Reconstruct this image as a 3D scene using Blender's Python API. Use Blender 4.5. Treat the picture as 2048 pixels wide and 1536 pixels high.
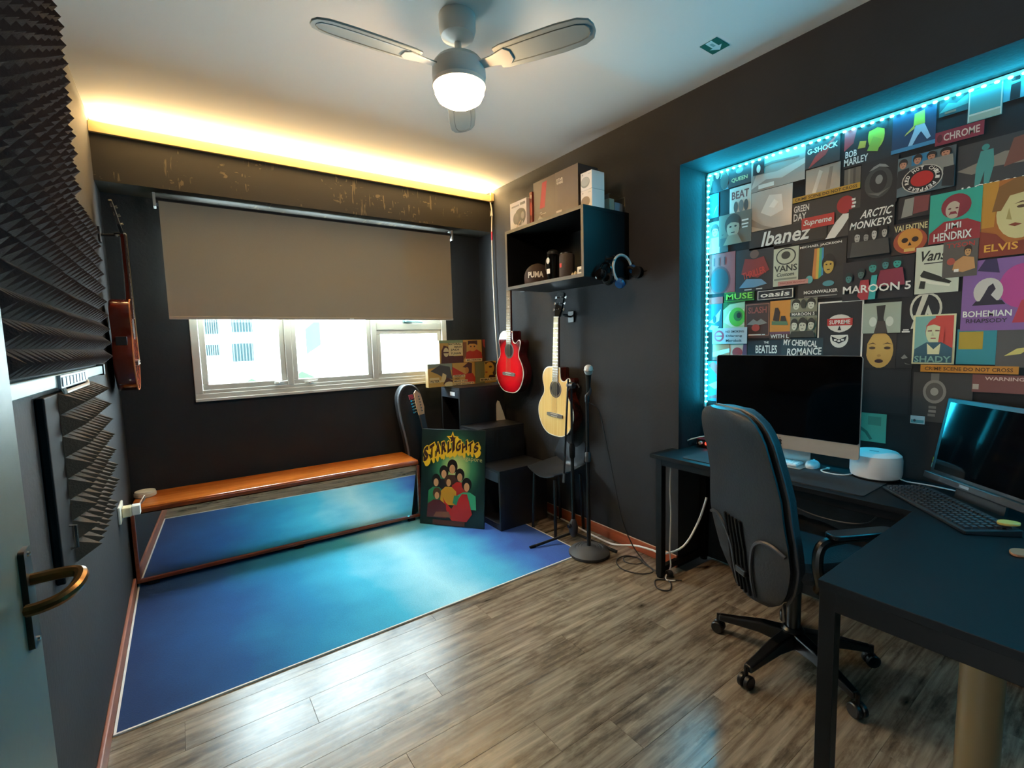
import bpy, bmesh, math, random
from mathutils import Vector, Matrix
from math import sin, cos, pi, radians

for o in list(bpy.data.objects): bpy.data.objects.remove(o)
SC = bpy.context.scene
COL = SC.collection

# ---------------------------------------------------------------- camera
cam_d = bpy.data.cameras.new('camera'); cam = bpy.data.objects.new('camera', cam_d); COL.objects.link(cam)
cam_d.sensor_width = 36.0; cam_d.lens = 936.83 / 2048 * 36.0; cam_d.clip_start = .02; cam_d.clip_end = 200
yaw, pit, rol = radians(35.305), radians(-5.2528), radians(-1.567)
fw = Vector((sin(yaw)*cos(pit), cos(yaw)*cos(pit), sin(pit)))
rt = Vector((cos(yaw), -sin(yaw), 0)); up = rt.cross(fw)
r2 = rt*cos(rol) + up*sin(rol); u2 = -rt*sin(rol) + up*cos(rol)
cam.matrix_world = Matrix(((r2.x,u2.x,-fw.x,0),(r2.y,u2.y,-fw.y,0),(r2.z,u2.z,-fw.z,1.335),(0,0,0,1)))
SC.camera = cam

# ---------------------------------------------------------------- world, exposure
SC.view_settings.view_transform = 'Standard'; SC.view_settings.look = 'None'
SC.view_settings.gamma = 1.0; SC.view_settings.use_curve_mapping = False
SC.view_settings.exposure = 0.55
wd = bpy.data.worlds.new('overcast_sky'); SC.world = wd; wd.use_nodes = True
bg = wd.node_tree.nodes['Background']; bg.inputs[0].default_value = (.76, .90, 1.0, 1); bg.inputs[1].default_value = 30.0

def area(name, loc, rot, sx, sy, power, col, spread=180):
    l = bpy.data.lights.new(name, 'AREA'); l.shape = 'RECTANGLE'; l.size = sx; l.size_y = sy
    l.energy = power; l.color = col; l.spread = radians(spread)
    o = bpy.data.objects.new(name, l); COL.objects.link(o); o.location = loc; o.rotation_euler = rot
    return o
XL, XR, YB, H, YF = -.30, 2.267, 3.66, 2.60, -.75
XN, YN, ZN = 2.53, 1.588, 2.249            # niche back, niche left end, niche top
# warm strip in the cove over the window, shining up
area('cove_light', (.985, 3.436, 2.562), (radians(205), 0, 0), 2.5, .02, 92, (1, .70, .33))
# turquoise strip along the top and the left end of the niche
area('niche_light_top', (2.515, .55, 2.232), (0, radians(40), 0), .02, 2.0, 8, (.02, .62, 1))
area('niche_light_side', (2.505, 1.572, 1.58), (radians(-90), 0, radians(-28)), .02, 1.25, 7, (.02, .62, 1))
area('niche_light_end', (2.505, -.484, 1.58), (radians(90), 0, radians(45)), .02, 1.25, 10, (.02, .62, 1))

# ---------------------------------------------------------------- materials
def lin(h):
    h = h.lstrip('#'); c = [int(h[i:i+2], 16)/255 for i in (0, 2, 4)]
    return tuple((v/12.92 if v <= .04045 else ((v+.055)/1.055)**2.4) for v in c) + (1,)
_mc = {}
def mat(hexc, rough=.5, metal=0, emit=0, coat=0, bump=None, var=None, spec=.5, ecol=None, key=''):
    """plain procedural material: colour, gloss, optional noise bump (scale, strength) and colour variation (scale, amount)"""
    k = (hexc, rough, metal, emit, coat, bump, var, spec, ecol, key)
    if k in _mc: return _mc[k]
    m = bpy.data.materials.new('m_' + hexc.strip('#')); m.use_nodes = True
    nt = m.node_tree; b = nt.nodes['Principled BSDF']; I = b.inputs
    I['Base Color'].default_value = lin(hexc); I['Roughness'].default_value = rough; I['Metallic'].default_value = metal
    I['Coat Weight'].default_value = coat; I['Specular IOR Level'].default_value = spec
    if emit:
        I['Emission Color'].default_value = lin(ecol or hexc); I['Emission Strength'].default_value = emit
    if bump or var:
        tc = nt.nodes.new('ShaderNodeTexCoord')
    if bump:
        n = nt.nodes.new('ShaderNodeTexNoise'); n.inputs['Scale'].default_value = bump[0]; n.inputs['Detail'].default_value = 4
        bp = nt.nodes.new('ShaderNodeBump'); bp.inputs['Strength'].default_value = bump[1]; bp.inputs['Distance'].default_value = .01
        nt.links.new(tc.outputs['Object'], n.inputs['Vector']); nt.links.new(n.outputs[0], bp.inputs['Height']); nt.links.new(bp.outputs[0], I['Normal'])
    if var:
        n = nt.nodes.new('ShaderNodeTexNoise'); n.inputs['Scale'].default_value = var[0]; n.inputs['Detail'].default_value = 5
        h = nt.nodes.new('ShaderNodeHueSaturation'); h.inputs['Color'].default_value = lin(hexc)
        mr = nt.nodes.new('ShaderNodeMapRange'); mr.inputs['To Min'].default_value = 1-var[1]; mr.inputs['To Max'].default_value = 1+var[1]
        mr.inputs['From Min'].default_value = .3; mr.inputs['From Max'].default_value = .7
        nt.links.new(tc.outputs['Object'], n.inputs['Vector']); nt.links.new(n.outputs[0], mr.inputs['Value']); nt.links.new(mr.outputs[0], h.inputs['Value']); nt.links.new(h.outputs[0], I['Base Color'])
    _mc[k] = m; return m
def nodes(name):
    m = bpy.data.materials.new(name); m.use_nodes = True
    return m, m.node_tree, m.node_tree.nodes['Principled BSDF'], m.node_tree.links
def ramp(nt, stops):
    r = nt.nodes.new('ShaderNodeValToRGB'); e = r.color_ramp.elements
    while len(e) < len(stops): e.new(.5)
    for el, (p, c) in zip(e, stops): el.position = p; el.color = lin(c)
    return r
def wood(name, stops, scale, rough, coat=0, rnd=True, bumps=.15):
    m, nt, b, L = nodes(name)
    tc = nt.nodes.new('ShaderNodeTexCoord'); mp = nt.nodes.new('ShaderNodeMapping'); mp.inputs['Scale'].default_value = scale
    L.new(tc.outputs['Object'], mp.inputs['Vector'])
    n = nt.nodes.new('ShaderNodeTexNoise'); n.inputs['Scale'].default_value = 1; n.inputs['Detail'].default_value = 8; n.inputs['Roughness'].default_value = .62; n.inputs['Distortion'].default_value = .4
    L.new(mp.outputs[0], n.inputs['Vector'])
    r = ramp(nt, stops); L.new(n.outputs[0], r.inputs[0])
    last = r.outputs[0]
    if rnd:
        oi = nt.nodes.new('ShaderNodeObjectInfo'); ml = nt.nodes.new('ShaderNodeMath'); ml.operation = 'MULTIPLY'; ml.inputs[1].default_value = 40
        L.new(oi.outputs['Random'], ml.inputs[0]); cb = nt.nodes.new('ShaderNodeCombineXYZ'); 
        for k in range(3): L.new(ml.outputs[0], cb.inputs[k])
        L.new(cb.outputs[0], mp.inputs['Location'])
        hs = nt.nodes.new('ShaderNodeHueSaturation'); mr = nt.nodes.new('ShaderNodeMapRange'); mr.inputs['To Min'].default_value = .94; mr.inputs['To Max'].default_value = 1.06
        L.new(oi.outputs['Random'], mr.inputs['Value']); L.new(mr.outputs[0], hs.inputs['Value']); L.new(last, hs.inputs['Color']); last = hs.outputs[0]
        # dark knots
        kn = nt.nodes.new('ShaderNodeTexVoronoi'); kn.inputs['Scale'].default_value = 1; kn.inputs['Randomness'].default_value = 1
        mp2 = nt.nodes.new('ShaderNodeMapping'); mp2.inputs['Scale'].default_value = (3.2, 7.5, 1); L.new(tc.outputs['Object'], mp2.inputs['Vector']); L.new(cb.outputs[0], mp2.inputs['Location']); L.new(mp2.outputs[0], kn.inputs['Vector'])
        kr = ramp(nt, [(.0, '#4a3a2c'), (.07, '#8a7a68'), (.14, '#ffffff')]); L.new(kn.outputs['Distance'], kr.inputs[0])
        mx = nt.nodes.new('ShaderNodeMix'); mx.data_type = 'RGBA'; mx.blend_type = 'MULTIPLY'; mx.inputs['Factor'].default_value = .75
        L.new(last, mx.inputs['A']); L.new(kr.outputs[0], mx.inputs['B']); last = mx.outputs['Result']
        # weathered dark patches
        wn_ = nt.nodes.new('ShaderNodeTexNoise'); wn_.inputs['Scale'].default_value = 1; wn_.inputs['Detail'].default_value = 6; wn_.inputs['Roughness'].default_value = .7
        mp3 = nt.nodes.new('ShaderNodeMapping'); mp3.inputs['Scale'].default_value = (4, 14, 1); L.new(tc.outputs['Object'], mp3.inputs['Vector']); L.new(cb.outputs[0], mp3.inputs['Location']); L.new(mp3.outputs[0], wn_.inputs['Vector'])
        wr = ramp(nt, [(.36, '#8a8278'), (.52, '#f4f2ee'), (.7, '#ffffff')]); L.new(wn_.outputs[0], wr.inputs[0])
        mx2 = nt.nodes.new('ShaderNodeMix'); mx2.data_type = 'RGBA'; mx2.blend_type = 'MULTIPLY'; mx2.inputs['Factor'].default_value = .8
        L.new(last, mx2.inputs['A']); L.new(wr.outputs[0], mx2.inputs['B']); last = mx2.outputs['Result']
    L.new(last, b.inputs['Base Color']); b.inputs['Roughness'].default_value = rough; b.inputs['Coat Weight'].default_value = coat
    bp = nt.nodes.new('ShaderNodeBump'); bp.inputs['Strength'].default_value = bumps; bp.inputs['Distance'].default_value = .004
    L.new(n.outputs[0], bp.inputs['Height']); L.new(bp.outputs[0], b.inputs['Normal'])
    return m
M_FLOOR = wood('weathered_oak', [(.3, '#584b3c'), (.42, '#786a59'), (.55, '#8e806d'), (.72, '#a89a86')], (2.2, 44, 8), .27)
M_BENCH = wood('orange_varnished_wood', [(.3, '#a8561c'), (.55, '#c46a26'), (.8, '#d8843a')], (3, 30, 10), .22, .3, False, .03)
M_SKIRT = wood('red_brown_skirting', [(.3, '#8a3f20'), (.6, '#a54f2a'), (.8, '#b85f38')], (10, 3, 30), .4, .1, False, .03)
M_SPRUCE = wood('pale_spruce', [(.3, '#e6b466'), (.55, '#f0c67a'), (.8, '#f8d68c')], (60, 10, 1.5), .18, .5, False, .01)
M_MAHOG = wood('dark_mahogany', [(.3, '#3a140d'), (.6, '#5c2014'), (.8, '#702a1a')], (30, 30, 3), .2, .5, False, .01)
M_ROSE = wood('rosewood', [(.3, '#2a1a14'), (.6, '#3c261c'), (.8, '#4a3024')], (40, 20, 3), .4, 0, False, .02)
M_CHAR = mat('#28282a', .75, bump=(60, .12), var=(3, .12), spec=.3)
M_CEIL = mat('#dedad2', .8, bump=(40, .03))
M_WHITE = mat('#e4e0d8', .45)
M_FRAME = mat('#cfc8bd', .4)
M_BLACK = mat('#0d0d0f', .4); M_BLACKM = mat('#0a0a0c', .75, spec=.25); M_GLOSSK = mat('#060607', .12)
M_STEEL = mat('#b8b8b8', .25, 1); M_ALU = mat('#c9c7c2', .34, .9); M_CHROME = mat('#dcdcdc', .12, 1); M_BRASS = mat('#a87a3a', .25, 1)

def scratched():
    m, nt, b, L = nodes('scratched_charcoal_paint')
    tc = nt.nodes.new('ShaderNodeTexCoord')
    def scr(sc, rot, thr):
        mp = nt.nodes.new('ShaderNodeMapping'); mp.inputs['Scale'].default_value = sc; mp.inputs['Rotation'].default_value = rot
        L.new(tc.outputs['Object'], mp.inputs['Vector'])
        n = nt.nodes.new('ShaderNodeTexNoise'); n.inputs['Scale'].default_value = 1; n.inputs['Detail'].default_value = 2
        L.new(mp.outputs[0], n.inputs['Vector']); r = ramp(nt, [(thr, '#000000'), (thr+.03, '#ffffff')]); L.new(n.outputs[0], r.inputs[0]); return r.outputs[0]
    a = scr((60, 4, 6), (0, .15, 0), .63); c = scr((22, 4, 45), (0, .6, 0), .66); d = scr((3.2, 2, 6), (0, 0, 0), .5); e = scr((45, 4, 16), (0, -.5, 0), .65)
    def mth(op, x_, y_):
        q = nt.nodes.new('ShaderNodeMath'); q.operation = op; L.new(x_, q.inputs[0]); L.new(y_, q.inputs[1]); return q.outputs[0]
    ad = mth('MULTIPLY', mth('MAXIMUM', mth('MAXIMUM', a, c), e), d)
    mx = nt.nodes.new('ShaderNodeMix'); mx.data_type = 'RGBA'; mx.inputs['A'].default_value = lin('#2a241b'); mx.inputs['B'].default_value = lin('#5e513c')
    L.new(ad, mx.inputs['Factor']); L.new(mx.outputs['Result'], b.inputs['Base Color']); b.inputs['Roughness'].default_value = .55
    return m
M_BEAM = scratched()

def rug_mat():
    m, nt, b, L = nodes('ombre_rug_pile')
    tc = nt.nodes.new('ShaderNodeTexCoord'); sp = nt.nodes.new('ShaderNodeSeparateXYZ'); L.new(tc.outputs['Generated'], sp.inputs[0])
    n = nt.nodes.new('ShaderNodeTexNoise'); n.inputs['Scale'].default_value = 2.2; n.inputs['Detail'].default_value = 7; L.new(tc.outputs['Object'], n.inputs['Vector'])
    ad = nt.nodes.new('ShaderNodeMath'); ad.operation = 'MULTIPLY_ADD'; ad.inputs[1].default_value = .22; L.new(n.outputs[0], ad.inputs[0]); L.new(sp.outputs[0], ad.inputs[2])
    r = ramp(nt, [(.13, '#0c2a58'), (.28, '#0d477e'), (.44, '#1276a2'), (.58, '#38a6c6'), (.72, '#9cd6e6'), (.85, '#48acce'), (.96, '#346ab0'), (1.0, '#30529a')])  # rug's own ombre, with daylight sheen painted into the pale middle stops
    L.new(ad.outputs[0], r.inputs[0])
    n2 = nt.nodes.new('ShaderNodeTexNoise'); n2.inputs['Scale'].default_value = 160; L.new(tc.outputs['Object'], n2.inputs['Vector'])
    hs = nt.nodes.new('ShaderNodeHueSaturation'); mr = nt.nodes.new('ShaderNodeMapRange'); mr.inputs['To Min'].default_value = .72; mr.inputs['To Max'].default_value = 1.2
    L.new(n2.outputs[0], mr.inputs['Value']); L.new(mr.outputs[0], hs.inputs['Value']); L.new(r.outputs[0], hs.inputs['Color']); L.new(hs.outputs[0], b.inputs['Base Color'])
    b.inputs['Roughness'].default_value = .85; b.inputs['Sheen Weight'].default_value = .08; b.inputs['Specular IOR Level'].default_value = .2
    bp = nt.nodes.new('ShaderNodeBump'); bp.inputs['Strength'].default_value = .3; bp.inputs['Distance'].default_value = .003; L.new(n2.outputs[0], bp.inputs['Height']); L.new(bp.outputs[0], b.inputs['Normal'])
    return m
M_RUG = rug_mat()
def glass_mat(name, tint=(1, 1, 1, 1), refl=.08):
    m = bpy.data.materials.new(name); m.use_nodes = True; nt = m.node_tree
    for n in list(nt.nodes): nt.nodes.remove(n)
    o = nt.nodes.new('ShaderNodeOutputMaterial'); t = nt.nodes.new('ShaderNodeBsdfTransparent'); t.inputs[0].default_value = tint
    g = nt.nodes.new('ShaderNodeBsdfGlossy'); g.inputs['Roughness'].default_value = .03; mx = nt.nodes.new('ShaderNodeMixShader'); mx.inputs[0].default_value = refl
    nt.links.new(t.outputs[0], mx.inputs[1]); nt.links.new(g.outputs[0], mx.inputs[2]); nt.links.new(mx.outputs[0], o.inputs[0]); return m
M_GLASS = glass_mat('window_glass', (.93, .98, .97, 1)); M_CLEAR = glass_mat('clear_plastic', (.86, .9, .92, 1), .18)
M_MIRROR = mat('#d4d8d8', .02, 1)

# ---------------------------------------------------------------- mesh helpers
class MB:
    def __init__(s): s.v = []; s.f = []; s.m = []; s.cur = 0
    def add(s, vs, fs, M=None):
        o = len(s.v); s.v += [tuple(M @ Vector(p)) if M else tuple(p) for p in vs]
        s.f += [tuple(i+o for i in f) for f in fs]; s.m += [s.cur]*len(fs); return s
    def bb(s, x0, x1, y0, y1, z0, z1, M=None):
        return s.add([(x0,y0,z0),(x1,y0,z0),(x1,y1,z0),(x0,y1,z0),(x0,y0,z1),(x1,y0,z1),(x1,y1,z1),(x0,y1,z1)],
                     [(0,3,2,1),(4,5,6,7),(0,1,5,4),(1,2,6,5),(2,3,7,6),(3,0,4,7)], M)
    def box(s, c, d, M=None):
        return s.bb(c[0]-d[0]/2, c[0]+d[0]/2, c[1]-d[1]/2, c[1]+d[1]/2, c[2]-d[2]/2, c[2]+d[2]/2, M)
    def tube(s, pts, r, n=8, cap=True, closed=False):
        P = [Vector(p) for p in pts]; N = len(P); rr = r if isinstance(r, (list, tuple)) else [r]*N
        rings = []; prev = None
        for i, p in enumerate(P):
            a = P[(i-1) % N] if (i > 0 or closed) else p; b = P[(i+1) % N] if (i < N-1 or closed) else p
            t = (b-a).normalized() if (b-a).length > 1e-9 else Vector((0,0,1))
            if prev is None: prev = t.orthogonal().normalized()
            x = (prev - t*prev.dot(t)); x = x.normalized() if x.length > 1e-6 else t.orthogonal().normalized(); prev = x; y = t.cross(x)
            rings.append([p + (x*cos(2*pi*k/n) + y*sin(2*pi*k/n))*rr[i] for k in range(n)])
        vs = [q for g in rings for q in g]; fs = []
        for i in range(N if closed else N-1):
            j = (i+1) % N
            for k in range(n): fs.append((i*n+k, i*n+(k+1) % n, j*n+(k+1) % n, j*n+k))
        if cap and not closed: fs += [tuple(range(n-1, -1, -1)), tuple((N-1)*n+k for k in range(n))]
        return s.add(vs, fs)
    def lathe(s, prof, n=24, M=None):
        vs = []; fs = []; N = len(prof)
        for r, z in prof:
            for k in range(n): vs.append((r*cos(2*pi*k/n), r*sin(2*pi*k/n), z))
        for i in range(N-1):
            for k in range(n): fs.append((i*n+k, i*n+(k+1) % n, (i+1)*n+(k+1) % n, (i+1)*n+k))
        if prof[0][0] > 1e-6: fs.append(tuple(range(n-1, -1, -1)))
        if prof[-1][0] > 1e-6: fs.append(tuple((N-1)*n+k for k in range(n)))
        return s.add(vs, fs, M)
    def prism(s, poly, z0, z1, M=None):
        n = len(poly); vs = [(x, y, z0) for x, y in poly] + [(x, y, z1) for x, y in poly]
        return s.add(vs, [tuple(range(n-1, -1, -1)), tuple(range(n, 2*n))] + [(i, (i+1) % n, n+(i+1) % n, n+i) for i in range(n)], M)
    def loft(s, rings, cap=True, M=None):
        n = len(rings[0]); vs = [p for r in rings for p in r]; fs = []
        for i in range(len(rings)-1):
            for k in range(n): fs.append((i*n+k, i*n+(k+1) % n, (i+1)*n+(k+1) % n, (i+1)*n+k))
        if cap: fs += [tuple(range(n-1, -1, -1)), tuple((len(rings)-1)*n+k for k in range(n))]
        return s.add(vs, fs, M)
    def build(s, name, mats, parent=None, smooth=.6, bevel=0, seg=2):
        me = bpy.data.meshes.new(name); me.from_pydata(s.v, [], s.f)
        if not isinstance(mats, (list, tuple)): mats = [mats]
        for q in mats: me.materials.append(q)
        me.polygons.foreach_set('material_index', s.m)
        bm = bmesh.new(); bm.from_mesh(me); bmesh.ops.recalc_face_normals(bm, faces=bm.faces)
        if smooth:
            for f in bm.faces: f.smooth = True
            for e in bm.edges: e.smooth = len(e.link_faces) == 2 and e.calc_face_angle(9) < smooth
        bm.to_mesh(me); bm.free(); me.update()
        o = bpy.data.objects.new(name, me); COL.objects.link(o)
        if parent: o.parent = parent
        if bevel:
            b = o.modifiers.new('bevel', 'BEVEL'); b.width = bevel; b.segments = seg; b.limit_method = 'ANGLE'; b.angle_limit = radians(40)
        return o
def tag(o, label, cat, group=None):
    o['label'] = label; o['category'] = cat
    if group: o['group'] = group
    return o
def thing(name, label, cat, loc=(0,0,0), rotz=0, group=None, M=None):
    o = bpy.data.objects.new(name, None); o.empty_display_size = .05; COL.objects.link(o)
    if M is not None: o.matrix_world = M
    else: o.location = loc; o.rotation_euler = (0, 0, rotz)
    return tag(o, label, cat, group)
def struct(o, label=None):
    o['kind'] = 'structure'
    if label: o['label'] = label
    return o
def kids(o): return [c for c in bpy.data.objects if c.parent == o]
def dup(o, parent=None):
    c = o.copy(); COL.objects.link(c); c.parent = parent
    for k in kids(o): dup(k, c)
    return c
def circ(n, rx, ry=None, cx=0, cy=0, a0=0):
    ry = rx if ry is None else ry
    return [(cx+rx*cos(a0+2*pi*k/n), cy+ry*sin(a0+2*pi*k/n)) for k in range(n)]
def rrect(w, h, r, n=5, cx=0, cy=0):
    pts = []
    for sx, sy, a in ((1,1,0),(-1,1,90),(-1,-1,180),(1,-1,270)):
        for k in range(n+1):
            t = radians(a + 90*k/n); pts.append((cx+sx*(w/2-r)+r*cos(t), cy+sy*(h/2-r)+r*sin(t)))
    return pts
def smooth_pts(pts, k=4, closed=False):
    """Catmull-Rom through points"""
    P = [Vector(p) for p in pts]; n = len(P); out = []
    for i in range(n if closed else n-1):
        p0 = P[(i-1) % n] if closed or i > 0 else P[i]; p1 = P[i]; p2 = P[(i+1) % n]; p3 = P[(i+2) % n] if closed or i+2 < n else P[(i+1) % n]
        for j in range(k):
            t = j/k; out.append(.5*((2*p1) + (p2-p0)*t + (2*p0-5*p1+4*p2-p3)*t*t + (3*p1-p0-3*p2+p3)*t**3))
    if not closed: out.append(P[-1])
    return out
_tx = {}
def text_mesh(body, bold=0):
    """flat letters fitted to the unit square: (verts, faces)"""
    k = (body, bold)
    if k in _tx: return _tx[k]
    cu = bpy.data.curves.new('t', 'FONT'); cu.body = body; cu.offset = bold; cu.resolution_u = 2
    o = bpy.data.objects.new('t', cu); COL.objects.link(o)
    dg = bpy.context.evaluated_depsgraph_get(); me = o.evaluated_get(dg).to_mesh()
    vs = [tuple(v.co) for v in me.vertices]; fs = [tuple(p.vertices) for p in me.polygons]
    x0 = min(v[0] for v in vs); x1 = max(v[0] for v in vs); y0 = min(v[1] for v in vs); y1 = max(v[1] for v in vs)
    vs = [((v[0]-x0)/(x1-x0)-.5, (v[1]-y0)/(y1-y0)-.5) for v in vs]
    o.evaluated_get(dg).to_mesh_clear(); bpy.data.objects.remove(o); bpy.data.curves.remove(cu)
    _tx[k] = (vs, fs); return vs, fs
def print_on(parent, w, h, z, art, rough=.55, bold=.02):
    """flat print and lettering on a rectangle w x h whose local origin is its lower left corner, facing local +Z"""
    pr, lt = MB(), MB(); pm, lm = [], []; dz = .0003
    def slot(mb, lst, c):
        m = mat(c, rough)
        if m not in lst: lst.append(m)
        mb.cur = lst.index(m)
    for i, a in enumerate(art):
        zz = z + dz*(i+1); k = a[0]
        if k == 'e': slot(pr, pm, a[1]); p = circ(22, a[4]*w, a[5]*h, a[2]*w, a[3]*h); pr.add([(min(max(x,0),w), min(max(y,0),h), zz) for x, y in p], [tuple(range(22))])
        elif k == 'r':
            slot(pr, pm, a[1]); x, y, sx, sy = a[2]*w, a[3]*h, a[4]*w/2, a[5]*h/2
            pr.add([(x-sx,y-sy,zz),(x+sx,y-sy,zz),(x+sx,y+sy,zz),(x-sx,y+sy,zz)], [(0,1,2,3)])
        elif k == 'p': slot(pr, pm, a[1]); pr.add([(min(max(x,0),1)*w, min(max(y,0),1)*h, zz) for x, y in a[2]], [tuple(range(len(a[2])))])
        elif k == 't':
            slot(lt, lm, a[1]); vs, fs = text_mesh(a[2], bold); sh = a[7] if len(a) > 7 else 0; ro = radians(a[8]) if len(a) > 8 else 0
            tw, th = a[6]*w, a[5]*h; q = []
            for x, y in vs:
                X = (x + sh*(y)*th/tw)*tw; Y = y*th
                q.append((a[3]*w + X*cos(ro) - Y*sin(ro), a[4]*h + X*sin(ro) + Y*cos(ro), zz))
            lt.add(q, fs)
        elif k == 'ring':
            slot(lt, lm, a[1]); s = a[2]; n = len(s)+1
            for j, ch in enumerate(s):
                if ch == ' ': continue
                t = pi*1.05 - 2*pi*j/n; vs, fs = text_mesh(ch, .03); sz = a[7]*min(w, h); ro = t - pi/2
                cx, cy = a[3]*w + a[5]*w*cos(t), a[4]*h + a[6]*h*sin(t)
                lt.add([(cx+(x*cos(ro)*.8-y*sin(ro))*sz, cy+(x*sin(ro)*.8+y*cos(ro))*sz, zz) for x, y in vs], fs)
    if pr.v: pr.build('print', pm, parent, 0)
    if lt.v: lt.build('lettering', lm, parent, 0)

# ================================================================= STRUCTURE
fl = struct(MB().bb(XL-.12, 2.66, YF-.12, YB+.2, -.10, -.008).build('floor', mat('#3a332b', .8), None, 0), 'grey brown plank floor')
random.seed(4)
PW, PL = .152, 1.22
def plank_mesh(L):
    mb = MB(); g = .0003; c = .0006; x0, x1, y0, y1 = g, L-g, g, PW-g
    mb.add([(x0,y0,-.008),(x1,y0,-.008),(x1,y1,-.008),(x0,y1,-.008),(x0,y0,-c),(x1,y0,-c),(x1,y1,-c),(x0,y1,-c),
            (x0+c,y0+c,0),(x1-c,y0+c,0),(x1-c,y1-c,0),(x0+c,y1-c,0)],
           [(0,1,5,4),(1,2,6,5),(2,3,7,6),(3,0,4,7),(4,5,9,8),(5,6,10,9),(6,7,11,10),(7,4,8,11),(8,9,10,11)])
    o = mb.build('plank', M_FLOOR, fl, 0); me = o.data; bpy.data.objects.remove(o); return me
_pm = {}
def plank(x, y, L):
    L = round(L, 3)
    if L < .02: return
    if L not in _pm: _pm[L] = plank_mesh(L)
    o = bpy.data.objects.new('plank', _pm[L]); COL.objects.link(o); o.parent = fl; o.location = (x, y, 0)
y = YF; row = 0
while y < YB:
    off = -[0, .41, .82, .2, .61, 1.0][row % 6]; x = XL + off; xe = 2.53 if y < YN - .1 else XR
    while x < xe:
        a, b = max(x, XL), min(x+PL, xe); plank(a, y, b-a); x += PL
    y += PW; row += 1

struct(MB().bb(XL-.12, 2.66, YF-.12, YB+.2, H, H+.1).build('ceiling', M_CEIL, None, 0), 'white painted ceiling')
mb = MB(); mb.bb(XL-.12, XL, YF-.12, -.46, -.1, H); mb.bb(XL-.12, XL, .34, YB+.2, -.1, H); mb.bb(XL-.12, XL, -.46, .34, 2.06, H)
struct(mb.build('wall_left', M_CHAR, None, 0), 'charcoal left wall')
WX0, WX1, WZ0, WZ1 = .07, 1.905, 1.0, 2.20
mb = MB()
mb.bb(XL, WX0, YB, YB+.2, 0, H); mb.bb(WX1, XR+.1, YB, YB+.2, 0, H); mb.bb(WX0, WX1, YB, YB+.2, 0, WZ0); mb.bb(WX0, WX1, YB, YB+.2, WZ1, H)
struct(mb.build('wall_back', M_CHAR, None, 0), 'charcoal window wall')
mb = MB()
mb.bb(XR, 2.66, YN, YB+.2, 0, H); mb.bb(XR, 2.66, YF, YN, ZN, H); mb.bb(XN, 2.66, YF, YN, 0, ZN); mb.bb(XR, XN, YF, -.5, 0, ZN)
struct(mb.build('wall_right', M_CHAR, None, 0), 'charcoal right wall with a recessed niche')
struct(MB().bb(XL, 2.66, YF-.12, YF, 0, H).build('wall_front', M_CHAR, None, 0), 'charcoal wall behind the doorway')
struct(MB().bb(XL, XR, 3.42, YB, 2.26, 2.515).build('trim_1', M_BEAM, None, 0), 'scratched dark beam above the window')
mb = MB(); mb.bb(XL, XR, 3.398, 3.42, 2.506, 2.561); mb.bb(2.235, XR, 3.388, 3.398, 2.512, 2.576)
struct(mb.build('trim_2', mat('#cdb078', .5), None, 0, .002), 'cove board hiding the warm light strip')
struct(MB().bb(XL, XL+.014, 1.2, 3.29, 0, .07).build('baseboard_left', mat('#8f5a48', .5, var=(6, .12)), None, 0, .004), 'dull red brown skirting')
struct(MB().bb(XR-.014, XR, YN, 3.6, 0, .074).build('baseboard_right', M_SKIRT, None, 0, .004), 'orange brown skirting')
struct(MB().bb(XR-.014, XR-.012, YN, 3.6, .074, .078).build('trim_3', mat('#d8b89a', .5), None, 0), 'pale bead on top of the skirting')

# warm strip lying in the cove
cs = thing('cove_light_strip', 'warm white light strip hidden behind the cove board', 'light strip', (.985, 3.436, 2.545))
MB().bb(-1.25, 1.25, -.010, .010, -.03, .004).build('strip', mat('#f4e4c0', .5), cs, 0)
MB().bb(-1.25, 1.25, -.003, .003, .004, .007).build('diode_line', mat('#ffcf80', .5, emit=30, ecol='#ffb347'), cs, 0)

# hall beyond the doorway; unseen far-wall opening added and sized for sky fill
mb = MB(); mb.bb(-2.2, -.42, -1.3, -1.2, -.1, H); mb.bb(-2.2, -.42, 1.3, 1.4, -.1, H); mb.bb(-2.3, -2.2, -1.3, -.3, -.1, H); mb.bb(-2.3, -2.2, .2, 1.4, -.1, H); mb.bb(-2.3, -2.2, -.3, .2, -.1, 1.1); mb.bb(-2.3, -2.2, -.3, .2, 1.7, H); mb.bb(-2.3, -.42, -1.3, 1.4, H, H+.1)
struct(mb.build('wall_hall', mat('#d8d2c6', .8), None, 0), 'pale hall walls beyond the doorway')
struct(MB().bb(-2.3, -.42, -1.3, 1.4, -.1, 0).build('floor_hall', mat('#9a8a74', .6), None, 0), 'hall floor beyond the doorway')

# ---------------------------------------------------------------- window
wn = bpy.data.objects.new('window_1', None); COL.objects.link(wn); wn.location = (WX0, YB, WZ0); struct(wn, 'white framed casement window')
WW, WH = WX1-WX0, WZ1-WZ0
def ring(mb, x0, x1, z0, z1, t, y0, y1):
    mb.bb(x0, x1, y0, y1, z0, z0+t); mb.bb(x0, x1, y0, y1, z1-t, z1); mb.bb(x0, x0+t, y0, y1, z0+t, z1-t); mb.bb(x1-t, x1, y0, y1, z0+t, z1-t)
mb = MB(); ring(mb, 0, WW, 0, WH, .045, -.012, .07); mb.build('frame', M_FRAME, wn, 0, .004)
mb = MB(); mb.bb(.045, WW-.045, .0, .06, .045, .066); mb.bb(0, WW, -.03, .0, -.004, .014); mb.build('sill', M_FRAME, wn, 0, .003)
for x in (.575, 1.20): MB().bb(x-.022, x+.022, -.004, .065, .066, WH-.045).build('mullion', M_FRAME, wn, 0, .004)
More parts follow.
